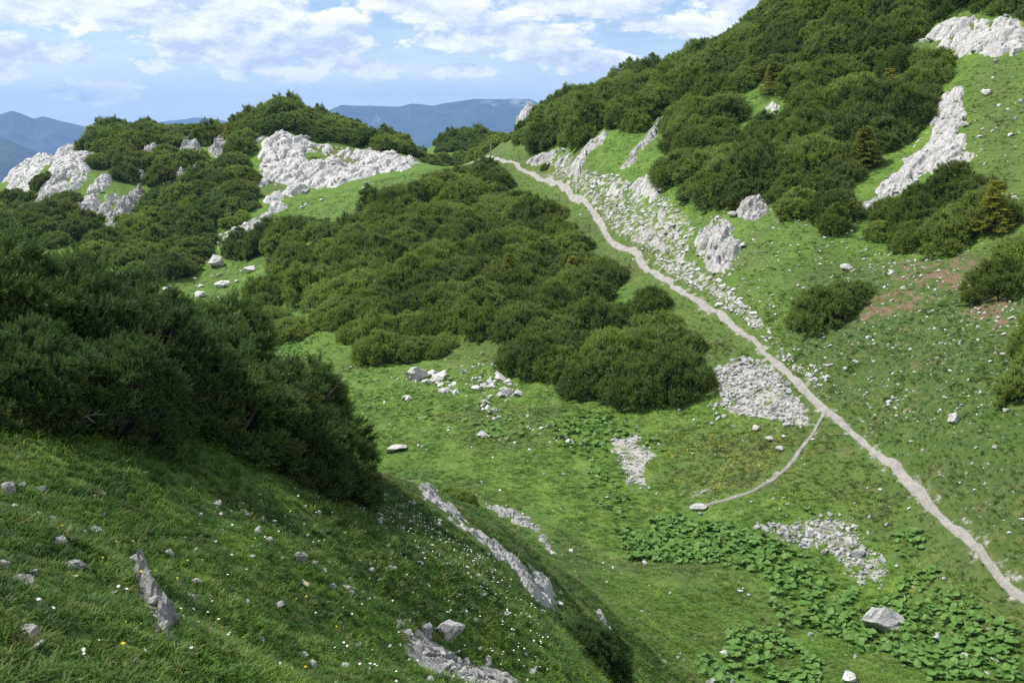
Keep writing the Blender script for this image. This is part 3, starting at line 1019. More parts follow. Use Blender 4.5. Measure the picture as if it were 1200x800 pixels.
# ------------------------------------------------------------------ rocks
def stone_mesh(name, seed, mat, flat=0.62, npts=16):
    rg = np.random.default_rng(seed)
    p = rg.normal(size=(npts, 3))
    p /= np.linalg.norm(p, axis=1, keepdims=True)
    p *= np.array([1.0, rg.uniform(.6, .9), rg.uniform(.8, 1.1) * flat]) * rg.uniform(.82, 1.0, (npts, 1))
    # a few shear planes make the sides flat as broken limestone
    for _ in range(4):
        n = rg.normal(size=3)
        n /= np.linalg.norm(n)
        lim = rg.uniform(.42, .62)
        d = p @ n
        p -= np.clip(d - lim, 0, None)[:, None] * n
    bm = bmesh.new()
    for q in p:
        bm.verts.new(q * 0.5)
    r = bmesh.ops.convex_hull(bm, input=bm.verts)
    bmesh.ops.delete(bm, geom=[v for v in bm.verts if not v.link_faces], context='VERTS')
    me = bpy.data.meshes.new(name)
    bm.to_mesh(me)
    bm.free()
    me.materials.append(mat)
    return me


STONES = [stone_mesh('stone', 100 + i, M_ROCKG) for i in range(9)]
WSTONES = [stone_mesh('pale_stone', 200 + i, M_STONE) for i in range(9)]
def boulder_mesh(name, seed, mat):
    me = stone_mesh(name, seed, mat, .62, 26)
    bm = bmesh.new()
    bm.from_mesh(me)
    bmesh.ops.bevel(bm, geom=list(bm.edges), offset=.02, segments=1, affect='EDGES', clamp_overlap=True)
    bmesh.ops.triangulate(bm, faces=bm.faces)
    bmesh.ops.subdivide_edges(bm, edges=[e for e in bm.edges if e.calc_length() > .1], cuts=2, use_grid_fill=True)
    bmesh.ops.triangulate(bm, faces=bm.faces)
    co = np.array([v.co for v in bm.verts])
    n = np.array([v.normal for v in bm.verts])
    d = .07 * fbm(co[:, 0] * 4 + co[:, 2] * 3, co[:, 1] * 4 - co[:, 2] * 2, seed, 3)
    lay = .03 * np.abs(np.sin(co[:, 2] * 26 + 5 * fbm(co[:, 0] * 2, co[:, 1] * 2, seed + 1, 2)))
    for v, q, w in zip(bm.verts, n, d - lay):
        v.co += Vector(q * w)
    bm.to_mesh(me)
    bm.free()
    return me


BIG = [boulder_mesh('boulder', 700 + i, M_ROCKG) for i in range(5)]
WBIG = [boulder_mesh('pale_boulder', 720 + i, M_STONE) for i in range(5)]
BLOCKS = [stone_mesh('block', 300 + i, M_ROCK, 0.8, 22) for i in range(7)]
GBLOCKS = [stone_mesh('block', 400 + i, M_ROCKG, 0.7, 20) for i in range(5)]


_vt = np.random.default_rng(9).random((128, 128, 3))
_vn = np.random.default_rng(10).normal(size=(128, 128, 2)) * 0.32


def voronoi(x, y, cell, rg, aspect):
    """cracked blocks: a height and a tilt for each cell, and the distance to its crack"""
    ox, oy = rg.integers(0, 97, 2)
    X, Y = x / cell, y / cell
    ix, iy = np.floor(X).astype(int), np.floor(Y).astype(int)
    d1 = np.full(len(x), 9.0); d2 = np.full(len(x), 9.0)
    h = np.zeros(len(x)); tilt = np.zeros(len(x))
    for i in (-1, 0, 1):
        for j in (-1, 0, 1):
            a, b = (ix + i + ox) & 127, (iy + j + oy) & 127
            sx, sy = ix + i + _vt[a, b, 0], iy + j + _vt[a, b, 1]
            d = np.hypot(X - sx, Y - sy)
            f = d < d1
            d2 = np.where(f, d1, np.minimum(d2, d))
            d1 = np.where(f, d, d1)
            h = np.where(f, _vt[a, b, 2], h)
            tilt = np.where(f, (_vn[a, b, 0] * (X - sx) + _vn[a, b, 1] * (Y - sy)) * cell, tilt)
    return h, tilt, d2 - d1


def outcrop(key):
    out, cell, hgt, ang, nblk, rock, label = OUTCROPS[key]
    poly = OUT_XY[key]
    rg = np.random.default_rng(sum(map(ord, key)))
    c = poly.mean(0)
    dist = np.hypot(*c)
    st = max(0.035, min(0.0024 * dist, cell * 0.16))
    lo, hi = poly.min(0) - 0.5 * cell - .2, poly.max(0) + 0.5 * cell + .2
    nx, ny = int((hi[0] - lo[0]) / st) + 2, int((hi[1] - lo[1]) / st) + 2
    while nx * ny > 90000:
        st *= 1.15
        nx, ny = int((hi[0] - lo[0]) / st) + 2, int((hi[1] - lo[1]) / st) + 2
    X, Y = np.meshgrid(lo[0] + np.arange(nx) * st, lo[1] + np.arange(ny) * st, indexing='ij')
    x, y = X.ravel(), Y.ravel()
    s = sdist(poly, x, y) + 0.9 * cell * fbm(x / cell / 1.4, y / cell / 1.4, 61, 4) + (.35 * cell if key.startswith(('slab', 'tooth', 'streak')) else 0)
    ca, sa = math.cos(R(ang)), math.sin(R(ang))
    u, v = (x * ca + y * sa) / 1.9, -x * sa + y * ca            # strata run along u
    h1, t1, e1 = voronoi(u, v, cell, rg, 1)
    h2, t2, e2 = voronoi(u, v, cell * 0.42, rg, 1)
    rise = sstep(-0.15 * cell, 0.8 * cell, s)
    crack = sstep(0.17, 0.0, e1) * 0.60 + sstep(0.15, 0.0, e2) * 0.24
    step = np.floor((v / cell + 0.6 * fbm(u / cell / 2, v / cell / 2, 67, 2)) * 1.3)
    led = (v / cell + 0.6 * fbm(u / cell / 2, v / cell / 2, 67, 2)) * 1.3 - step
    z = ground(x, y)
    rel = (0.25 + 0.70 * h1 + 0.24 * h2 + 0.20 * led) * hgt + (t1 * 0.8 + t2) * 0.8 * min(1, hgt / cell) - crack * hgt
    rel += 0.06 * hgt * fbm(x / cell * 3, y / cell * 3, 71, 3)
    rel -= hgt * (0.30 + 0.75 * (.1 if key == 'near_fin' else .9 if rock == 'grey' else .75 if key == 'crag' else .35 if key.startswith(('slab', 'tooth', 'saddle')) else .8) * sstep(-.05, .45, fbm(x / cell / 2.6, y / cell / 2.6, 63, 3)))
    rel += hgt * (0.1 if key == 'crag' else 0.25) * sstep(0, 2.2 * cell, s)
    z = z + rise * np.clip(rel, -0.25, .62 * hgt if key == 'near_fin' else 9) - 0.14 * (1 - rise) - 0.5 * cell * sstep(-0.1 * cell, -0.6 * cell, s)
    xs = x + 0.10 * cell * fbm(x / cell * 1.7, y / cell * 1.7, 73, 2) * rise
    ys = y + 0.10 * cell * fbm(x / cell * 1.7, y / cell * 1.7, 77, 2) * rise
    idx = np.arange(nx * ny).reshape(nx, ny)
    F = np.stack([idx[:-1, :-1], idx[1:, :-1], idx[1:, 1:], idx[:-1, 1:]], -1).reshape(-1, 4)
    keep = (s[F] > -0.35 * cell).any(1)
    F = F[keep]
    used = np.unique(F)
    remap = np.full(nx * ny, -1)
    remap[used] = np.arange(len(used))
    o3 = np.array([c[0], c[1], float(ground(*c))])
    V = np.stack([xs, ys, z], -1)[used] - o3
    root = empty('rock_outcrop', o3)
    tag(root, label, 'rock', 'limestone outcrops')
    mat = M_ROCK if rock == 'white' else M_ROCKG
    link('bedrock', mesh_np('bedrock', V, remap[F], mat, False), root)
    pool = BLOCKS if rock == 'white' else GBLOCKS
    if nblk:
        q = sample_in(poly, nblk, rg)
        for k in range(len(q)):
            sz = cell * rg.uniform(.35, .95)
            b = link('block', pool[rg.integers(len(pool))], root)
            gz = float(ground(q[k, 0], q[k, 1])) + hgt * rg.uniform(.0, .3)
            b.location = (q[k, 0] - o3[0], q[k, 1] - o3[1], gz - o3[2])
            b.rotation_euler = (rg.uniform(-.35, .35), rg.uniform(-.35, .35), R(ang) + rg.normal() * .5)
            b.scale = (sz * rg.uniform(1.0, 1.5), sz, sz * rg.uniform(.7, 1.1))


for key in OUTCROPS:
    outcrop(key)

# loose stones: every spot, then the ones that show largest become things, the rest scree
SCREE_LABEL = {
    'path_gravel': 'pale stone in the gravel strip along the upper path',
    'path_side_low': 'small pale stone at the side of the lower path',
    'fan': 'grey stone in the fan shaped scree heap left of the path',
    'fan_tail': 'grey stone strewn on turf at the left edge of the scree fan',
    'crossing': 'grey stone in the scree patch right of the path opposite the fan',
    'below_crossing': 'grey stone in the small patch on turf right of the path',
    'gravel_tongue': 'small stone in the gravel tongue below the central pine thicket',
    'valley_heap': 'grey stone in the scree heap among broad leaves on the valley floor',
    'track_end': 'stone in the pale patch at the end of the side path',
    'track_foot': 'stone in the rubble strip just below the side path',
    'path_bank': 'pale limestone chunk on the stony bank right of the upper path',
    'meadow_rocks': 'white limestone chunk on the meadow below the central thicket',
    'meadow_line': 'white stone in the short row below the round central pines',
    'near_rubble': 'grey stone in the rubble streak at the bottom edge',
    'valley_foot': 'grey stone in the rubble at the bottom among broad leaves',
    'right_slope': 'pale stone scattered on the worn turf of the right slope',
    'upper_turf': 'pale stone on the turf strip at the upper right edge',
    'far_meadow': 'white stone on the far meadow at the foot of the left hill',
    'brown_bank': 'pale stone on the bare brown bank at the right edge',
    'right_low': 'pale stone on turf right of the lower path',
    'butterbur_stones': 'grey stone among broad leaves in the lower right corner',
    'outcrop_foot': 'white stone on the grass below the big crag',
}
BOULDERS = [   # px, py of its base, width in px, height share, pale?, label
    (1034, 742, 52, .55, 0, 'large flat topped grey boulder among broad leaves at lower right'),
    (488, 449, 30, .6, 1, 'largest white boulder on the meadow below the thicket'),
    (515, 448, 22, .6, 1, 'white boulder just right of the largest meadow boulder'),
    (478, 470, 15, .4, 1, 'flat white boulder below the largest meadow boulder'),
    (462, 530, 28, .3, 1, 'flat pale boulder on the valley floor beside the foreground pine'),
    (565, 513, 13, .5, 1, 'lone white stone on the open valley grass'),
    (255, 316, 24, .6, 1, 'biggest white boulder on the far meadow'),
    (262, 340, 20, .6, 1, 'white boulder in the middle of the far meadow'),
    (233, 350, 16, .5, 1, 'white boulder on the near edge of the far meadow'),
    (199, 345, 16, .6, 1, 'white boulder at the left end of the far meadow'),
    (293, 321, 18, .5, 1, 'white boulder beside the spur at the far meadow'),
    (193, 268, 18, .9, 1, 'pointed white boulder at the foot of the left hill'),
    (88, 668, 28, .4, 0, 'slanting grey slab in the left foreground grass'),
    (70, 640, 18, .6, 0, 'weathered grey stone left of the slanting slab in the grass'),
    (112, 628, 18, .7, 0, 'narrow grey stone above the upright rock fin'),
    (30, 692, 30, .6, 0, 'cracked grey boulder near the left edge of the foreground'),
    (3, 668, 14, .8, 0, 'grey stone cut by the left edge of the foreground'),
    (10, 582, 20, .8, 0, 'grey stone ridge at the far left below the pines'),
    (25, 573, 12, .6, 0, 'small grey stone next to the ridge at the left edge'),
    (50, 577, 15, .6, 0, 'rounded grey stone in the turf left below the pines'),
    (255, 595, 14, .6, 0, 'grey stone at the foot of the foreground pines'),
    (303, 628, 14, .8, 0, 'round pale stone in the turf below the foreground pines'),
    (316, 637, 13, .6, 0, 'pale stone touching the round one below the pines'),
    (352, 660, 15, .9, 0, 'angular upright stone on the foreground turf'),
    (368, 664, 11, .7, 0, 'grey stone right of the angular upright stone'),
    (380, 672, 11, .6, 0, 'rightmost grey stone of the little row on the foreground turf'),
    (387, 602, 10, .9, 0, 'small upright stone under the right end of the foreground pines'),
    (390, 690, 11, .6, 0, 'grey stone below the little row on the foreground turf'),
    (355, 771, 14, .5, 0, 'grey stone low in the foreground grass'),
    (437, 703, 12, .5, 0, 'pale stone on the turf left of the long rock spine'),
    (438, 590, 14, .6, 0, 'grey stone on the bare edge right of the foreground pines'),
    (525, 752, 34, .7, 0, 'biggest grey boulder in the rubble streak at the bottom'),
    (500, 745, 22, .6, 0, 'grey boulder at the upper end of the rubble streak'),
    (1119, 498, 16, .8, 1, 'brownish grey boulder on the worn right slope'),
    (1171, 455, 16, .5, 0, 'grey stone near the right edge below the dark bush'),
    (1100, 752, 12, .7, 1, 'pale stone among broad leaves in the lower right'),
    (996, 800, 22, .5, 1, 'white stone at the bottom edge right of centre'),
    (850, 770, 12, .7, 1, 'pale stone beside broad leaves near the bottom edge'),
    (885, 505, 11, .6, 1, 'pale stone on yellowish turf just below the scree fan'),
    (902, 518, 12, .6, 1, 'second pale stone on yellowish turf below the scree fan'),
    (913, 528, 11, .5, 1, 'third pale stone on yellowish turf, nearest the side path'),
    (1074, 116, 14, .5, 1, 'pale boulder at the upper end of the slanting limestone band'),
    (1157, 113, 12, .7, 1, 'pale boulder on the upper right turf strip'),
    (1188, 245, 14, 1.0, 0, 'grey rock at the right edge beside the little spruce'),
    (992, 318, 14, .6, 1, 'pale rock behind the lone round bush on the right slope'),
    (820, 598, 20, .4, 1, 'flat pale slab at the end of the side path'),
    (1005, 655, 18, .6, 0, 'largest grey block of the scree heap on the valley floor'),
]


def big_stone(px, py, w, hs, pale, label, k):
    P, ok = hit(px, py - w * hs * 0.3)
    x, y = P[0]
    z = float(ground(x, y))
    d = math.sqrt(x * x + y * y + z * z)
    s = w * d / FPX * 1.3
    me = (WBIG if pale else BIG)[k % 5]
    o = link('boulder' if s > .45 else 'stone', me)
    o.location = (x, y, z + s * hs * 0.20)
    o.rotation_euler = (0.15 * math.sin(k * 2.1), 0.15 * math.cos(k * 1.3), k * 0.83)
    o.scale = (s, s, s * hs / 0.62)
    tag(o, label, 'boulder' if s > .45 else 'stone')


for k, a in enumerate(BOULDERS):
    big_stone(*a, k)

spots = []
for key, (out, dens_, s0, s1, gv) in SCREE.items():
    poly = SCREE_XY[key]
    rg = np.random.default_rng(sum(map(ord, key)) + 1)
    n = int(area(poly) * dens_)
    p = sample_in(poly, n, rg)
    if dens_ > 12:                                       # stones rolled out over the edge
        m_ = rg.random(len(p)) < .16
        p[m_] += rg.normal(0, .55, (m_.sum(), 2))
    f = fbm(p[:, 0] / 1.2, p[:, 1] / 1.2, 81, 3)
    keep = f > (-0.42 if dens_ > 20 else -0.2 if dens_ > 5 else -0.02)
    keep &= line_dist(PATH, p[:, 0], p[:, 1]) > 0.36
    for k in OUT_XY:
        keep &= ~inside(OUT_XY[k], p[:, 0], p[:, 1])
    p = p[keep]
    s = s0 + (s1 - s0) * rg.random(len(p)) ** 2.6
    for q, w in zip(p, s):
        spots.append((q[0], q[1], w, key))
# strays all over the turf
for key, poly, n in (('right_slope', region([(700, 300), (900, 240), (1198, 250), (1198, 690), (1000, 500), (800, 330)]), 1700),
                     ('valley', region([(360, 430), (600, 400), (820, 480), (1000, 520), (1190, 700), (1190, 798), (780, 798), (640, 600), (450, 520)]), 450),
                     ('knoll', region([(0, 560), (300, 590), (470, 570), (650, 720), (640, 798), (0, 798)]), 260)):
    rg = np.random.default_rng(n)
    p = sample_in(poly, n, rg)
    p = p[line_dist(PATH, p[:, 0], p[:, 1]) > 0.5]
    for q in p:
        w = (.05 + .1 * rg.random() ** 2) if key == 'knoll' else (.07 + .2 * rg.random() ** 3)
        spots.append((q[0], q[1], w, 'strays'))
SX = np.array([s[0] for s in spots]); SY = np.array([s[1] for s in spots]); SW = np.array([s[2] for s in spots])
SZ = ground(SX, SY)
vis = in_view(SX, SY, SZ, -4)
size_px = np.where(vis, SW / np.sqrt(SX ** 2 + SY ** 2 + SZ ** 2) * FPX, 0)
order = np.argsort(-size_px)
single, mass = [], []
for i in order:
    if len(single) < 285 and size_px[i] > 4 and spots[i][3] != 'strays':
        single.append(i)
    else:
        mass.append(i)
rg = np.random.default_rng(5)
PALE_KEYS = ('path_gravel', 'path_side_low', 'path_bank', 'meadow_rocks', 'meadow_line', 'far_meadow', 'right_slope', 'upper_turf', 'outcrop_foot', 'crossing', 'brown_bank', 'below_crossing')
SU, SV, _f = project(SX, SY, SZ)
_sk = {}
for i in single:
    _sk.setdefault(spots[i][3], []).append(i)
SMED = {k: (np.quantile(SU[v], (.33, .67)), np.quantile(SV[v], (.33, .67)), np.quantile(SW[v], (.33, .67))) for k, v in _sk.items()}


def stone_label(i):
    k = spots[i][3]
    qu, qv, qw = SMED[k]
    size = ('smaller', '', 'larger')[int((SW[i] > qw).sum())]
    h = ('left', 'middle', 'right')[int((SU[i] > qu).sum())]
    v = ('upper', 'mid', 'lower')[int((SV[i] > qv).sum())]
    return (size + ' ' + v + ' ' + h + ' ' + SCREE_LABEL[k]).strip()


for i in single:
    key = spots[i][3]
    pale = key in PALE_KEYS
    o = link('stone', (WSTONES if pale else STONES)[rg.integers(9)])
    o.location = (SX[i], SY[i], SZ[i] + SW[i] * 0.05)
    o.rotation_euler = (rg.normal() * .3, rg.normal() * .3, rg.uniform(0, 6.28))
    o.scale = (SW[i] * rg.uniform(1, 1.35), SW[i] * rg.uniform(.9, 1.2), SW[i] * rg.uniform(.9, 1.3))
    tag(o, stone_label(i), 'stone', SCREE_LABEL[key].replace(' stone ', ' stones ').replace(' chunk ', ' chunks '))
mass = np.array(mass)
g = np.array([spots[i][3] in PALE_KEYS or spots[i][3] == 'strays' for i in mass])
n = len(mass)
scatter('scree', np.stack([SX[mass], SY[mass], SZ[mass] + SW[mass] * .10], -1),
        np.stack([rg.normal(0, .35, n), rg.normal(0, .35, n), rg.uniform(0, 6.28, n)], -1),
        SW[mass][:, None] * rg.uniform(.85, 1.3, (n, 3)),
        [source('stone_shape', m) for m in STONES[:5] + WSTONES[:5]], rg.integers(0, 5, n) + 5 * g,
        'small grey limestone rubble strewn in patches over the turf', 'scree')
# ------------------------------------------------------------------ dwarf mountain pines
def tube(P, rad, sides=5):
    """tapered tube along points -> verts, quads"""
    P = np.asarray(P, float)
    V, F = [], []
    for i in range(len(P)):
        t = P[min(i + 1, len(P) - 1)] - P[max(i - 1, 0)]
        t /= np.linalg.norm(t) + 1e-9
        a = np.cross(t, [0.3, 0.9, 0.2])
        a /= np.linalg.norm(a) + 1e-9
        b_ = np.cross(t, a)
        for k in range(sides):
            w = 2 * PI * k / sides
            V.append(P[i] + rad[i] * (a * math.cos(w) + b_ * math.sin(w)))
    for i in range(len(P) - 1):
        for k in range(sides):
            F.append((i * sides + k, i * sides + (k + 1) % sides, (i + 1) * sides + (k + 1) % sides, (i + 1) * sides + k))
    return V, F


def tubes_mesh(name, tubes, mat, sides=5):
    V, F = [], []
    for P, rad in tubes:
        v, f = tube(P, rad, sides)
        o = len(V)
        V += v
        F += [tuple(i + o for i in q) for q in f]
    return mesh_np(name, V, F, mat, True)


def simple_needles(base, dirs, length, k, nl, nw, rg, spread=0.8, tone=None):
    n = len(base)
    ref = np.where(np.abs(dirs[:, 2:3]) < .9, np.array([[0, 0, 1.0]]), np.array([[1.0, 0, 0]]))
    a = np.cross(dirs, ref)
    a /= np.linalg.norm(a, axis=1, keepdims=True)
    c = np.cross(dirs, a)
    t = (np.arange(k)[None] + rg.random((n, k))) / k
    ph = rg.random((n, k)) * 2 * PI
    rad = a[:, None] * np.cos(ph)[..., None] + c[:, None] * np.sin(ph)[..., None]
    sp = spread * (1.0 - 0.6 * t[..., None] ** 2)
    nd = dirs[:, None] * (1 - 0.35 * sp) + rad * sp
    nd /= np.linalg.norm(nd, axis=-1, keepdims=True)
    b0 = base[:, None] + dirs[:, None] * (length[:, None] * t * 0.9)[..., None]
    L = (nl * (0.8 + 0.4 * rg.random((n, k))))[..., None]
    side = np.cross(nd, rad + 0.4 * rg.normal(size=(n, k, 3)))
    side /= np.linalg.norm(side, axis=-1, keepdims=True) + 1e-9
    w = nw * rg.uniform(.8, 1.2, (n, k, 1))
    V = np.stack([b0 - side * w * .5, b0 + side * w * .5, b0 + nd * L], 2).reshape(-1, 3)
    F = np.arange(n * k * 3).reshape(-1, 3)
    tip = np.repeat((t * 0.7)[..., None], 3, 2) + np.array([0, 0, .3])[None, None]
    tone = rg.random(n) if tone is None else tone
    sh = np.repeat(np.repeat(tone[:, None], k, 1)[..., None], 3, 2)
    return V, F, tip.ravel(), sh.ravel()


def pine_shape(seed, rad, hgt, nl):
    """lobes of a spreading dwarf pine: many upswept branch ends, uneven, the outermost resting on the ground"""
    rg = np.random.default_rng(seed)
    lob = []
    for i in range(nl):
        a = rg.uniform(0, 2 * PI)
        r = rad * 0.84 * math.sqrt(rg.random())
        top = hgt * (1 - 0.62 * (r / rad) ** 2) * rg.uniform(.74, 1.08)
        br = rad * rg.uniform(.15, .31)
        lob.append((r * math.cos(a), r * math.sin(a), max(top - br * .9, br * .25), br, br * rg.uniform(.8, 1.15)))
    for i in range(int(nl * .55)):                       # skirt
        a = rg.uniform(0, 2 * PI)
        r = rad * rg.uniform(.68, .98)
        br = rad * rg.uniform(.15, .25)
        lob.append((r * math.cos(a), r * math.sin(a), rg.uniform(.05, .28) * hgt, br, br * 1.1))
    return np.array(lob), rg


def pine(seed, rad=1.6, hgt=1.6, nl=16, gap=.22, fan=9, k=9, slen=.17, nlen=.10, nwid=.018, mat=None, spread=.9):
    """branch ends stand apart over the lobes; each is a little candelabra of bottle-brush shoots"""
    lob, rg = pine_shape(seed, rad, hgt, nl)
    C, N = [], []
    for i, (cx, cy, cz, br, bh) in enumerate(lob):
        m = int(4 * PI * br * br / gap ** 2 * 1.15) + 3
        v = rg.normal(size=(m * 2, 3))
        v /= np.linalg.norm(v, axis=1, keepdims=True)
        v = v[v[:, 2] > -0.45][:m]
        p = np.array([cx, cy, cz]) + v * np.array([br, br, bh]) * rg.uniform(.62, 1.15, (len(v), 1))
        ok = p[:, 2] > -0.2
        for j, (ox, oy, oz, ob, oh) in enumerate(lob):
            if j != i:
                q = (p - np.array([ox, oy, oz])) / np.array([ob, ob, oh])
                ok &= (q ** 2).sum(1) > 0.5
        C.append(p[ok])
        N.append(v[ok])
    C, N = np.concatenate(C), np.concatenate(N)
    n = len(C)
    outw = np.stack([C[:, 0], C[:, 1], 0 * C[:, 0]], -1) / rad
    ax = N * 0.55 + outw * 0.3 + np.array([0, 0, 0.75]) + rg.normal(size=C.shape) * 0.22
    ax /= np.linalg.norm(ax, axis=1, keepdims=True)
    size = rg.uniform(.65, 1.3, n)
    tone = np.clip(rg.normal(.5, .27, n), 0, 1)
    D = ax[:, None] + rg.normal(size=(n, fan, 3)) * 0.36
    D[:, 0] = ax
    D /= np.linalg.norm(D, axis=-1, keepdims=True)
    off = rg.uniform(0, .45, (n, fan, 1)) * slen
    B = (C - ax * (slen * .7 * size)[:, None])[:, None] + D * off
    ln = slen * size[:, None] * rg.uniform(.75, 1.2, (n, fan))
    V, F, tip, sh = simple_needles(B.reshape(-1, 3), D.reshape(-1, 3), ln.ravel(), k, nlen, nwid, rg, spread, np.repeat(tone, fan))
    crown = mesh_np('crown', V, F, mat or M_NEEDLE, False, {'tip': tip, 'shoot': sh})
    tb = []
    for (cx, cy, cz, br, bh) in lob:
        e = np.array([cx, cy, cz + bh * .35])
        s = np.array([cx * .08, cy * .08, -.25])
        m1 = s + (e - s) * .4 + np.array([cx * .25, cy * .25, -.12 * hgt])
        m2 = s + (e - s) * .75 + np.array([cx * .12, cy * .12, -.08 * hgt])
        tb.append(([s, m1, m2, e], [.055 * rad / 1.6, .042 * rad / 1.6, .028, .012]))
        for _ in range(2):
            e2 = np.array([cx, cy, cz]) + rg.normal(size=3) * np.array([br, br, bh]) * .5
            tb.append(([m2, (m2 + e2) / 2 + rg.normal(size=3) * .05, e2], [.022, .016, .006]))
    trunk = tubes_mesh('trunk', tb, M_BARK, 5)
    return crown, trunk


MID = [pine(500 + i, rad=r_, hgt=h_, nl=n_, gap=.33, fan=9, k=10, slen=.25, nlen=.085, nwid=.026, spread=.9) for i, (r_, h_, n_) in enumerate(
    ((1.65, 1.65, 34), (1.5, 1.9, 30), (1.8, 1.5, 40), (1.4, 1.6, 28), (1.7, 1.8, 36), (1.55, 1.4, 31)))]
FAR = [pine(560 + i, rad=1.7, hgt=1.7, nl=26, gap=.40, fan=7, k=7, slen=.30, nlen=.14, nwid=.06, spread=.9) for i in range(4)]
NEAR = [pine(600 + i, rad=1.5, hgt=h_, nl=44, gap=.25, fan=9, k=28, slen=.20, nlen=.055, nwid=.0085, mat=M_NEEDLE_N, spread=.95) for i, h_ in enumerate((2.0, 1.7))]


def lean(x, y, rz, k=.75):
    """grow with the slope"""
    n = normal_at(np.array(x, float), np.array(y, float), 1.2) * np.array([k, k, 1.0])
    q = Vector((0, 0, 1)).rotation_difference(Vector(n))
    return (q.to_matrix() @ Matrix.Rotation(rz, 3, 'Z')).to_euler()


def put_pine(shape, x, y, s, rz, label, group=None, sz=1.0, name='mountain_pine', sink=.12, cmat=None):
    z = float(ground(x, y))
    root = empty(name, (x, y, z - sink), rz, (s, s, s * sz))
    root.rotation_euler = lean(x, y, rz)
    c = link('crown', shape[0], root)
    link('trunk', shape[1], root)
    if cmat:
        c.material_slots[0].link = 'OBJECT'
        c.material_slots[0].material = cmat
    tag(root, label, 'pine', group)
    return root


THICKETS = {
    'central': ([(588, 200), (560, 205), (520, 214), (482, 228), (442, 248), (405, 278), (365, 304), (325, 328), (300, 350), (300, 376), (322, 392), (345, 398), (362, 388), (395, 372), (412, 392),
                 (420, 412), (445, 424), (505, 412), (560, 398), (606, 402), (618, 445), (640, 450), (690, 460), (735, 474), (790, 466), (818, 425), (806, 385), (765, 366), (722, 360), (708, 312), (684, 278), (655, 248), (618, 216)],
                1.75, 'dwarf mountain pine in the thicket beside the path', 'pines of the central thicket'),
    'right': ([(604, 180), (640, 150, 142), (700, 140, 136), (800, 106, 128), (900, 60, 120), (965, 28, 116), (1060, -30, 114), (1132, -30, 100), (1122, 14), (1072, 44), (1068, 68), (1094, 76), (1120, 88), (1096, 110), (1060, 168), (1034, 205), (1004, 226), (996, 262),
               (962, 274), (934, 264), (906, 238), (862, 240), (826, 236), (796, 218), (782, 204), (790, 180), (800, 160), (786, 148), (776, 140), (745, 168), (728, 180), (716, 168), (700, 158), (682, 172), (652, 174), (616, 184)],
              1.8, 'dwarf mountain pine in the right hillside thicket', 'pines of the right hillside'),
    'right_low': ([(1026, 276), (1042, 252), (1080, 234), (1118, 216), (1150, 224), (1158, 262), (1128, 286), (1062, 292), (1030, 290)], 1.7,
                  'dwarf mountain pine in the clump under the limestone band', 'pines below the limestone band'),
    'right_edge': ([(1160, 330), (1200, 300), (1240, 300), (1240, 350), (1180, 350)], 1.8, 'dark mountain pine at the right edge above the brown bank', 'pines at the right edge'),
    'right_edge_low': ([(1188, 440), (1215, 405), (1250, 420), (1250, 465), (1200, 462)], 1.6, 'dark mountain pine cut by the right edge, lower of two clumps', 'lower pines at the right edge'),
    'corner': ([(1136, 14), (1200, 10), (1240, 5), (1230, -20), (1140, -16)], 1.8, 'mountain pine above the crag in the top right corner', 'pines above the top right crag'),
    'left_hill': ([(-30, 285), (-20, 245), (10, 230), (60, 240), (100, 205), (96, 172), (110, 165), (150, 158, 172), (222, 157, 174), (262, 166, 170), (300, 150, 164), (330, 138, 162), (385, 148, 166), (430, 162, 168), (480, 174, 168), (508, 188, 160), (470, 184), (400, 172), (350, 155),
                   (302, 162), (302, 232), (290, 262), (262, 268), (244, 296), (206, 326), (168, 326), (128, 312), (90, 290)], 2.0, 'dwarf mountain pine on the left hill', 'pines of the left hill'),
    'saddle': ([(490, 192), (520, 174, 206), (545, 166, 218), (592, 170, 220), (604, 182), (572, 184), (530, 184)], 2.0, 'mountain pine on the round knoll behind the saddle', 'pines behind the saddle'),
    'crag_foot': ([(282, 296), (335, 274), (392, 266), (396, 276), (345, 290), (292, 300)], 1.7, 'mountain pine in the strip along the foot of the big crag', 'pines at the crag foot'),
}
GAPS = [region(p) for p in ([(868, 112), (905, 96), (915, 130), (900, 148), (872, 152), (858, 140)], [(838, 156), (872, 150), (880, 166), (845, 172)], [(338, 372), (380, 340), (392, 366), (356, 392)],
                            [(664, 212), (700, 158), (726, 172), (776, 132), (786, 150), (764, 186), (742, 214)],
                            [(604, 404), (640, 384), (690, 362), (724, 350), (724, 362), (690, 374), (645, 396), (612, 424)])]
cands = []
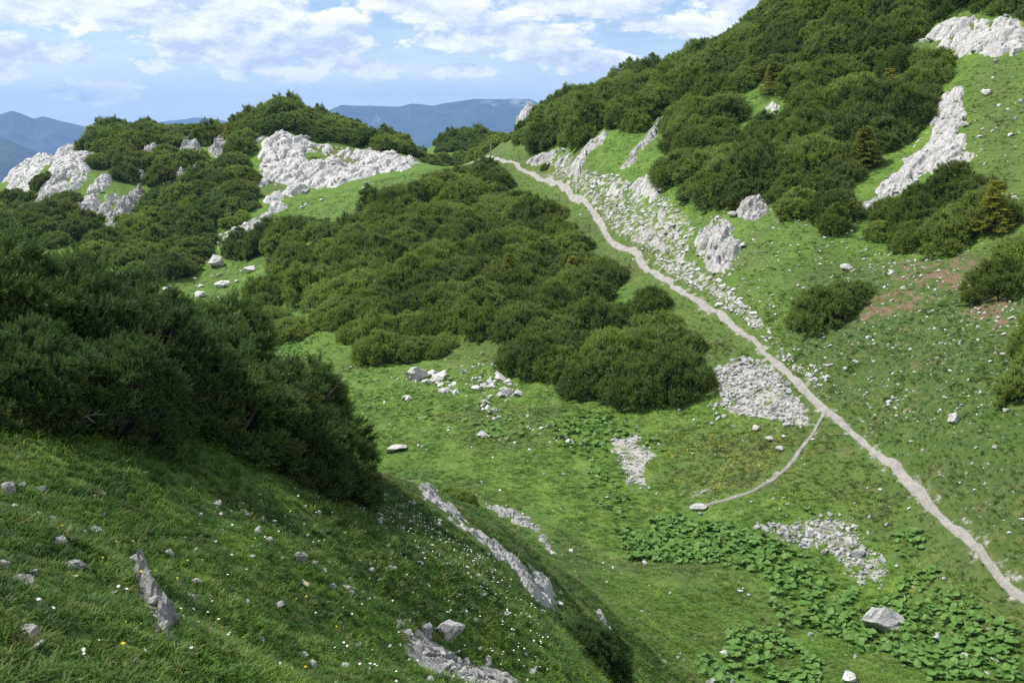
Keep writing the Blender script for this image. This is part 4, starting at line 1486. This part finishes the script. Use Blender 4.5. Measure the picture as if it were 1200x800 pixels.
for key, (out, sep, label, group) in THICKETS.items():
    poly = region(out)
    rg = np.random.default_rng(sum(map(ord, key)) + 3)
    Q = poisson(poly, sep, rg)
    ok = np.ones(len(Q), bool)
    for gp in GAPS:
        ok &= ~inside(gp, Q[:, 0], Q[:, 1])
    for k in OUT_XY:
        lim = 0.0 if k in ('slab_mid', 'tooth_d', 'tooth_e', 'tooth_f', 'gap_rocks') else -1.7 if k == 'saddle_rock' else -1.15 if k.startswith(('slab', 'streak', 'tooth_a', 'tooth_b', 'tooth_c')) else (-0.9 if key == 'left_hill' else -0.8)
        ok &= sdist(OUT_XY[k], Q[:, 0], Q[:, 1]) <= lim
    ok &= line_dist(PATH, Q[:, 0], Q[:, 1]) > np.where(Q[:, 1] > 92, 3.3, 2.0)
    Q = Q[ok]
    ed = edge_dist(poly, Q[:, 0], Q[:, 1])
    S = 1.22 * rg.uniform(.72, 1.18, len(Q)) * (0.75 + 0.25 * np.minimum(1, ed / 2.0)) * (1 + 0.35 * fbm(Q[:, 0] / 7.0, Q[:, 1] / 7.0, 91, 2))
    for q, s in zip(Q, S):                                # tall and low swells of the thicket
        cands.append((q[0], q[1], s, label, group, key, rg.uniform(0, 6.28), int(rg.integers(0, 6)), rg.uniform(.74, 1.3)))
CX = np.array([c[0] for c in cands]); CY = np.array([c[1] for c in cands]); CS = np.array([c[2] for c in cands])
CZ = ground(CX, CY)
cv = in_view(CX, CY, CZ + 1.2, 10)
sp_ = np.where(cv, CS / np.hypot(CX, CY), 0)
order = np.argsort(-sp_)
ind = set(order[:292].tolist())
CU, CW, _f = project(CX, CY, CZ + 1.0)
s_lo, s_hi = np.quantile(CS, .3), np.quantile(CS, .72)
ZONE = {}
for key in THICKETS:
    q = np.array([i for i in ind if cands[i][5] == key])
    if len(q) >= 6:
        ZONE[key] = (np.quantile(CU[q], (.2, .4, .6, .8)), np.quantile(CW[q], (.2, .4, .6, .8)))


def pine_label(i):
    c = cands[i]
    size = 'small' if CS[i] < s_lo else 'large' if CS[i] > s_hi else 'medium'
    if c[5] not in ZONE:
        return size + ' ' + c[3]
    qx, qy = ZONE[c[5]]
    h = ('leftmost', 'left', 'central', 'right', 'rightmost')[int((CU[i] > qx).sum())]
    v = ('topmost', 'upper', 'mid height', 'lower', 'lowest')[int((CW[i] > qy).sum())]
    return size + ' ' + c[3].replace('dwarf mountain pine', v + ' ' + h + ' dwarf pine')


rest = []
for i, c in enumerate(cands):
    if i in ind and sp_[i] > 0:
        put_pine(MID[c[7]], c[0], c[1], c[2], c[6], pine_label(i), c[4], c[8])
    else:
        rest.append(i)
rest = np.array(rest)
n = len(rest)
fard = np.hypot(CX[rest], CY[rest]) > 105
scatter('pine_thicket', np.stack([CX[rest], CY[rest], CZ[rest] - .12], -1), np.array([lean(CX[i], CY[i], cands[i][6])[:] for i in rest]),
        np.stack([CS[rest], CS[rest], CS[rest] * [cands[i][8] for i in rest]], -1),
        [source('pine_shape', m[0]) for m in MID[:4]] + [source('pine_shape', m[0]) for m in FAR], np.array([cands[i][7] % 4 for i in rest]) + 4 * fard,
        'unbroken mass of dwarf mountain pines on the farther slopes', 'pine thicket')

# pines that stand by themselves
def lone(px, py, s, shape, label, sz=1.0, rz=0.0, **kw):
    P, ok = hit(px, py)
    return put_pine(shape, P[0, 0], P[0, 1], s, rz, label, sz=sz, **kw)


lone(966, 370, 1.0, MID[4], 'lone round dark pine bush on the worn right slope', .95, .6)
lone(992, 352, .8, MID[2], 'right hand lobe of the lone bush pair on the worn right slope', .9, 2.0)
lone(258, 366, .75, MID[5], 'small low pine alone on the far meadow grass', .8)
lone(300, 455, .7, MID[3], 'small pine on the meadow behind the tip of the foreground pines', .9)
lone(368, 188, .6, MID[2], 'tiny pine cushion in the middle of the big pale crag', .7)
lone(512, 414, .62, MID[5], 'small light green pine at the lower edge of the central thicket', .95)
lone(640, 197, .35, MID[1], 'small pine between the path and the broken bank near the saddle', .9)
lone(50, 215, .9, FAR[0], 'round pine between two white slabs on the left hill', .9)

# foreground pines: a dense clump on the near slope, each its own
near_spots = [   # px, py of the base, distance, size, label
    (-20, 470, 12.5, .82, 'leftmost of the tall dark foreground pines, cut by the edge'),
    (70, 480, 13.2, .83, 'second dark foreground pine from the left edge'),
    (60, 440, 16.5, .90, 'dark foreground pine behind the second one from the left'),
    (160, 510, 13.6, .87, 'third dark foreground pine, rising over the clump\'s middle'),
    (150, 470, 17.5, .93, 'dark foreground pine at the back of the clump\'s middle'),
    (245, 545, 14.0, .84, 'dark foreground pine in the front row, right of the middle'),
    (235, 500, 17.5, .88, 'dark foreground pine behind the front row, right of the middle'),
    (310, 565, 14.6, .76, 'low dark foreground pine at the front right of the clump'),
    (330, 540, 17.0, .85, 'dark foreground pine second from the clump\'s right end'),
    (375, 574, 16.0, .60, 'dark foreground pine at the clump\'s right end above the rock spine'),
    (-60, 430, 17.0, .82, 'dark pine half hidden behind the leftmost foreground pines'),
    (20, 500, 11.2, .6, 'low dark pine branch clump spilling onto the grass at the left'),
    (130, 525, 11.9, .55, 'low dark pine in front of the clump above the foreground grass'),
    (385, 566, 18.0, .55, 'small dark pine behind the clump\'s right end'),
]
for k, (px, py, d, s, label) in enumerate(near_spots):
    x, y, _ = at(px, py, d)
    put_pine(NEAR[k % 2], x, y, s, k * 1.9, label, 'dark pines of the foreground clump', 1.0 + .1 * math.sin(k * 2.3))
x, y, _ = at(690, 800, 17.5)
put_pine(NEAR[1], x, y, .52, .4, 'low dark pine at the bottom edge below the rock spine', sz=.85)
x, y, _ = at(536, 592, 22.5)
put_pine(MID[5], x, y, .3, .4, 'small low pine tuft between the two rock spines', sz=.9)
x, y, _ = at(375, 470, 19.5)
put_pine(NEAR[0], x, y, .5, 1.1, 'rusty browned pine sprig at the right back of the foreground clump', sz=.9, cmat=M_BROWNED)

# dead bleached branches in the foreground clump
rg = np.random.default_rng(44)
def dead_branch(px, py, d, L, lean, label):
    x, y, z = at(px, py, d)
    P = [np.zeros(3)]
    dr = np.array([math.cos(lean), -0.35, math.sin(lean)])
    for i in range(4):
        P.append(P[-1] + (dr + rg.normal(size=3) * .25) * L / 4)
    P = np.array(P)
    tb = [(P, [.009, .008, .006, .004, .002])]
    for i in (1, 2, 3):
        e = P[i] + (dr + rg.normal(size=3) * .7) * L * .3
        tb.append(([P[i], (P[i] + e) / 2 + rg.normal(size=3) * .02, e], [.005, .004, .002]))
    o = link('dead_branch', tubes_mesh('dead_branch', tb, M_DEAD, 5))
    o.location = (x, y, z)
    tag(o, label, 'branch', 'dead branches in the foreground pines')


for a in ((52, 455, 11.2, .45, .55, 'longest bleached dead branch low in the left foreground pines'), (85, 495, 11.0, .4, .2, 'bleached dead branch just above the grass at the left'),
          (30, 440, 11.0, .3, .9, 'small dead twig near the left edge of the foreground pines'), (135, 470, 11.6, .4, 2.6, 'dead branch pointing left in the dark middle of the foreground pines')):
    dead_branch(*a)


# ------------------------------------------------------------------ young spruces among the pines
def spruce_mesh(seed, h, r):
    rg = np.random.default_rng(seed)
    B, D, tb = [], [], [([(0, 0, -.2), (0, 0, h * .5), (0, 0, h)], [.06, .035, .008])]
    nw = 17
    for w in range(nw):
        z = h * (.10 + .86 * w / (nw - 1))
        rr = r * (1 - (w / (nw - .3)) ** 1.1) * rg.uniform(.8, 1.1) + .04
        for q in range(8 if w < 12 else 5):
            a = rg.uniform(0, 6.28)
            e = np.array([math.cos(a) * rr, math.sin(a) * rr, z - rr * .12])
            tb.append(([(0, 0, z + .04), e * .5 + np.array([0, 0, z * .5 + .0]), e], [.014, .009, .003]))
            for t in np.linspace(.2, 1.0, 6):
                p = np.array([e[0] * t, e[1] * t, z + (e[2] - z) * t])
                for s in (-.7, 0, .7):
                    d = np.array([math.cos(a + s), math.sin(a + s), .12 + rg.normal() * .12])
                    B.append(p)
                    D.append(d / np.linalg.norm(d))
    B.append(np.array([0, 0, h * .95]))
    D.append(np.array([0, 0, 1.0]))
    B, D = np.array(B), np.array(D)
    V, F, tip, sh = simple_needles(B, D, np.full(len(B), .2) * rg.uniform(.7, 1.3, len(B)), 8, .085, .034, rg, .8)
    return mesh_np('crown', V, F, M_SPRUCE, False, {'tip': tip, 'shoot': sh}), tubes_mesh('trunk', tb, M_BARK, 5)


SPR = [spruce_mesh(70 + i, h, r_) for i, (h, r_) in enumerate(((2.4, .85), (2.0, .8), (2.7, .8)))]


def spruce(px, py, d, s, k, label):
    if d is None:
        P, _ = hit(px, py)
        x, y = P[0]
    else:
        x, y, _ = at(px, py, d)
    root = empty('young_spruce', (x, y, float(ground(x, y)) - .05), k * 1.3, s * 1.1)
    link('crown', SPR[k % 3][0], root)
    link('trunk', SPR[k % 3][1], root)
    tag(root, label, 'spruce', 'young yellowish spruces')


spruce(1163, 272, None, 1.05, 0, 'yellow green young spruce at the right end of the lower right thicket')
spruce(566, 322, None, 1.0, 1, 'yellowish young spruce in the middle of the central thicket')
spruce(598, 338, None, .95, 0, 'light yellow green spruce right of the one in the central thicket\'s middle')
spruce(1012, 196, None, 1.25, 1, 'yellowish spruce among the pines beside the slanting limestone band')
spruce(1040, 122, None, 1.0, 0, 'bright green young spruce high in the right thicket')
spruce(905, 110, None, 1.2, 1, 'yellowish spruce in the upper right thicket above the grassy gap')
spruce(945, 26, None, 1.0, 2, 'slim spruce standing out on the skyline near the top edge')
spruce(727, 122, None, .7, 2, 'small spruce tip on the middle of the right skyline')
spruce(268, 166, None, .9, 2, 'slim spruce standing on the ridge left of the rounded hilltop')
spruce(670, 328, None, .8, 1, 'yellowish spruce near the right edge of the central thicket')
spruce(536, 216, None, .9, 0, 'yellow green spruce at the upper end of the central thicket')

# ------------------------------------------------------------------ wooden post on the saddle
P, _ = hit(575, 187)
bmp = bmesh.new()
bmesh.ops.create_cone(bmp, segments=8, radius1=.075, radius2=.065, depth=2.0, cap_ends=True)
for v in bmp.verts:
    v.co.x += .03 * math.sin(v.co.z * 2)
me = bpy.data.meshes.new('shaft')
bmp.to_mesh(me)
bmp.free()
me.materials.append(M_POST)
post = empty('wooden_post', (P[0, 0], P[0, 1], float(ground(P[0, 0], P[0, 1]))))
o = link('shaft', me, post)
o.location = (0, 0, .9)
o.rotation_euler = (0, .03, 0)
bmp = bmesh.new()
bmesh.ops.create_cone(bmp, segments=8, radius1=.07, radius2=.015, depth=.12, cap_ends=True)
me = bpy.data.meshes.new('pointed_top')
bmp.to_mesh(me)
bmp.free()
me.materials.append(M_POST)
link('pointed_top', me, post).location = (.05, 0, 1.955)
tag(post, 'weathered wooden marker post beside the path on the saddle', 'post')
# ------------------------------------------------------------------ turf, leaves, flowers
def tuft(seed, nb, h, w, spread):
    rg = np.random.default_rng(seed)
    V, F = [], []
    for i in range(nb):
        a = rg.uniform(0, 6.28)
        r0 = rg.uniform(0, spread * .4)
        b0 = np.array([math.cos(a) * r0, math.sin(a) * r0, -.01])
        ln = rg.uniform(.3, 1.0) * spread
        a2 = a + rg.normal() * .6
        hh = h * rg.uniform(.55, 1.1)
        m = b0 + np.array([math.cos(a2) * ln * .35, math.sin(a2) * ln * .35, hh * .65])
        t = b0 + np.array([math.cos(a2) * ln, math.sin(a2) * ln, hh * rg.uniform(.7, 1.0)])
        s = np.array([-math.sin(a2), math.cos(a2), 0]) * w * .5
        o = len(V)
        V += [b0 - s, b0 + s, m + s * .8, m - s * .8, t]
        F += [(o, o + 1, o + 2), (o, o + 2, o + 3), (o + 3, o + 2, o + 4)]
    return mesh_np('tuft', V, F, M_GRASS)


TUFT = [source('tuft', tuft(i, 12, .10, .010, .10)) for i in range(3)] + [source('tuft', tuft(10 + i, 14, .075, .020, .17)) for i in range(3)]
rg = np.random.default_rng(17)
pts, scs, pick = [], [], []
for (r0, r1, dens_, s0, s1, kind_) in ((3.0, 11, 420, .5, 1.1, 0), (11, 20, 190, .7, 1.4, 0), (18, 34, 90, .45, 1.0, 1), (34, 60, 32, .6, 1.3, 1), (60, 125, 9, .8, 1.5, 1)):
    a0, a1 = -0.52, 0.52
    n = int(0.5 * (a1 - a0) * (r1 ** 2 - r0 ** 2) * dens_)
    a = rg.uniform(a0, a1, n)
    r_ = np.sqrt(rg.uniform(r0 ** 2, r1 ** 2, n))
    x, y = np.sin(a) * r_, np.cos(a) * r_
    z = ground(x, y)
    k = in_view(x, y, z, 40)
    x, y, z = x[k], y[k], z[k]
    # only the slopes the eye can reach
    u, v, f = project(x, y, z)
    t = np.linspace(.1, .97, 26)
    vis_ = np.ones(len(x), bool)
    for q in (t if r0 > 30 else ()):
        vis_ &= ground(x * q, y * q) < z * q + .5
    x, y, z = x[vis_], y[vis_], z[vis_]
    dl, so, gv, hb = masks(x, y)
    cl = fbm(x / .9, y / .9, 95, 3)
    keep = (rg.random(len(x)) > gv * 1.3) & (rg.random(len(x)) > so * .75) & (line_dist(PATH, x, y) > .24) & (line_dist(SIDE, x, y) > .15) & (cl > (-.6 if r0 < 30 else -.4))
    for k in OUT_XY:
        keep &= sdist(OUT_XY[k], x, y, 1.0) < -.03
    pts.append(np.stack([x, y, z], -1)[keep])
    sz = rg.uniform(s0, s1, keep.sum()) * (1 + .55 * cl[keep])
    scs.append(sz)
    pick.append(rg.integers(0, 3, keep.sum()) + 3 * kind_)
pts = np.concatenate(pts); scs = np.concatenate(scs); pick = np.concatenate(pick)
n = len(pts)
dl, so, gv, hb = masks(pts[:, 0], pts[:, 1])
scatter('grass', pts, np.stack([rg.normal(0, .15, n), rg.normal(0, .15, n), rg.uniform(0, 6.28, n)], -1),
        np.stack([scs, scs, scs * rg.uniform(.4, .95, n)], -1), TUFT, pick, 'short green alpine grass covering valley floor and slopes', 'grass', extra={'dull': dl, 'herb_shade': hb})


def leaf_mesh(seed):
    """round, slightly cupped leaf on a short stalk"""
    rg = np.random.default_rng(seed)
    V = [(0, 0, .22)]
    k = 9
    for i in range(k):
        a = 2 * PI * i / k
        r_ = .15 * (1 - .55 * math.exp(-((a - PI) / .45) ** 2)) * rg.uniform(.9, 1.1)
        V.append((math.cos(a) * r_ + .03, math.sin(a) * r_ * .95, .22 + .03 * math.sin(2 * a) + .035 * rg.random()))
    F = [(0, i + 1, (i + 1) % k + 1) for i in range(k)]
    o = len(V)
    V += [(-.01, 0, -.03), (.01, 0, -.03), (0, 0, .22)]
    F.append((o, o + 1, o + 2))
    return mesh_np('leaf', V, F, M_LEAF, False)


LEAF = [source('leaf', leaf_mesh(i)) for i in range(4)]
PATCH = [   # outline, leaves per square metre
    ([(715, 620), (800, 600), (860, 618), (920, 640), (960, 660), (985, 700), (940, 705), (890, 672), (820, 660), (745, 660)], 20),
    ([(960, 690), (1040, 690), (1080, 640), (1110, 680), (1190, 740), (1198, 798), (1080, 798), (1000, 760), (940, 730)], 17),
    ([(800, 760), (860, 730), (920, 745), (960, 775), (970, 798), (830, 798)], 17),
    ([(640, 500), (690, 480), (760, 500), (780, 530), (720, 520), (700, 545), (660, 530)], 7),
    ([(690, 545), (722, 560), (740, 600), (720, 612), (690, 580)], 7),
    ([(1040, 620), (1080, 615), (1090, 650), (1055, 655)], 10),
    ([(560, 470), (610, 490), (640, 520), (600, 525), (540, 500)], 2.5),
    ([(400, 430), (520, 430), (560, 470), (520, 500), (430, 480)], 1.2),
    ([(900, 690), (960, 700), (950, 740), (890, 730)], 6),
    ([(930, 600), (955, 595), (960, 608), (935, 612)], 8),
    ([(330, 400), (370, 395), (350, 425), (320, 420)], 6),
]
lp = []
for out, dens_ in PATCH:
    poly = region(out)
    p = sample_in(poly, int(area(poly) * dens_ * 2.2), rg)
    f = fbm(p[:, 0] / 1.1, p[:, 1] / 1.1, 111, 3) + .25 * np.minimum(1, edge_dist(poly, p[:, 0], p[:, 1])) - .12
    p = p[f > -.26]
    gv = masks(p[:, 0], p[:, 1])[2]
    lp.append(p[gv < .4])
lp = np.concatenate(lp)
n = len(lp)
sc = rg.uniform(.45, 1.05, n)
scatter('broad_leaved_plants', np.stack([lp[:, 0], lp[:, 1], ground(lp[:, 0], lp[:, 1]) - .04], -1),
        np.stack([rg.normal(0, .3, n), rg.normal(0, .3, n), rg.uniform(0, 6.28, n)], -1), np.stack([sc, sc, sc * rg.uniform(.6, 1.2, n)], -1), LEAF, rg.integers(0, 4, n),
        'patches of broad round butterbur like leaves on the valley floor', 'leafy plants')


def flower_mesh(mat, petals, r_):
    V, F = [(0, 0, .12)], []
    for i in range(petals * 2):
        a = PI * i / petals
        q = r_ * (1 if i % 2 == 0 else .55)
        V.append((math.cos(a) * q, math.sin(a) * q, .125))
    F = [(0, i + 1, (i + 1) % (petals * 2) + 1) for i in range(petals * 2)]
    o = len(V)
    V += [(-.002, 0, -.02), (.002, 0, -.02), (0, 0, .12)]
    F.append((o, o + 1, o + 2))
    return mesh_np('flower', V, F, mat)


WF = source('flower', flower_mesh(M_WHITE, 6, .019))
YF = source('flower', flower_mesh(M_YELLOW, 5, .017))
FLOW = [   # outline, flowers per square metre, kind, size
    ([(0, 560), (200, 600), (400, 590), (480, 600), (640, 720), (640, 798), (0, 798)], 7, 0, .75),
    ([(440, 560), (520, 620), (600, 690), (560, 690), (470, 640), (420, 600)], 40, 0, .7),
    ([(540, 680), (640, 720), (640, 798), (560, 770), (520, 720)], 16, 0, .8),
    ([(0, 560), (400, 590), (640, 720), (640, 798), (0, 798)], 1.6, 1, .8),
    ([(800, 500), (930, 505), (940, 545), (850, 578), (790, 570), (770, 540)], 30, 1, 1.3),
    ([(930, 520), (1010, 540), (1040, 600), (980, 600), (900, 590)], 14, 1, 1.2),
    ([(890, 385), (1080, 390), (1100, 520), (990, 480), (900, 405)], 6, 1, 1.4),
    ([(1020, 620), (1190, 720), (1190, 760), (1040, 700)], 8, 1, 1.2),
    ([(1090, 560), (1190, 560), (1190, 680), (1130, 620)], 1.5, 1, 1.2),
    ([(640, 560), (800, 600), (900, 720), (800, 790), (720, 700)], .8, 1, 1.2),
    ([(600, 560), (700, 600), (780, 760), (730, 760), (650, 640)], .7, 0, 1.0),
]
fp, fs, fk = [], [], []
for out, dens_, k, s in FLOW:
    poly = region(out)
    p = sample_in(poly, int(area(poly) * dens_ * 1.6), rg)
    p = p[fbm(p[:, 0] / .8, p[:, 1] / .8, 121 + k, 3) > -.05]
    p = p[(line_dist(PATH, p[:, 0], p[:, 1]) > .6) & (masks(p[:, 0], p[:, 1])[2] < .3)]
    fp.append(p)
    fs.append(np.full(len(p), s) * rg.uniform(.7, 1.25, len(p)))
    fk.append(np.full(len(p), k))
fp = np.concatenate(fp); fs = np.concatenate(fs); fk = np.concatenate(fk)
n = len(fp)
scatter('wildflowers', np.stack([fp[:, 0], fp[:, 1], ground(fp[:, 0], fp[:, 1])], -1), np.stack([rg.normal(-.1, .3, n), rg.normal(0, .3, n), rg.uniform(0, 6.28, n)], -1),
        np.repeat(fs[:, None], 3, 1), [WF, YF], fk, 'tiny white and yellow wildflowers dotted through the grass', 'flowers')
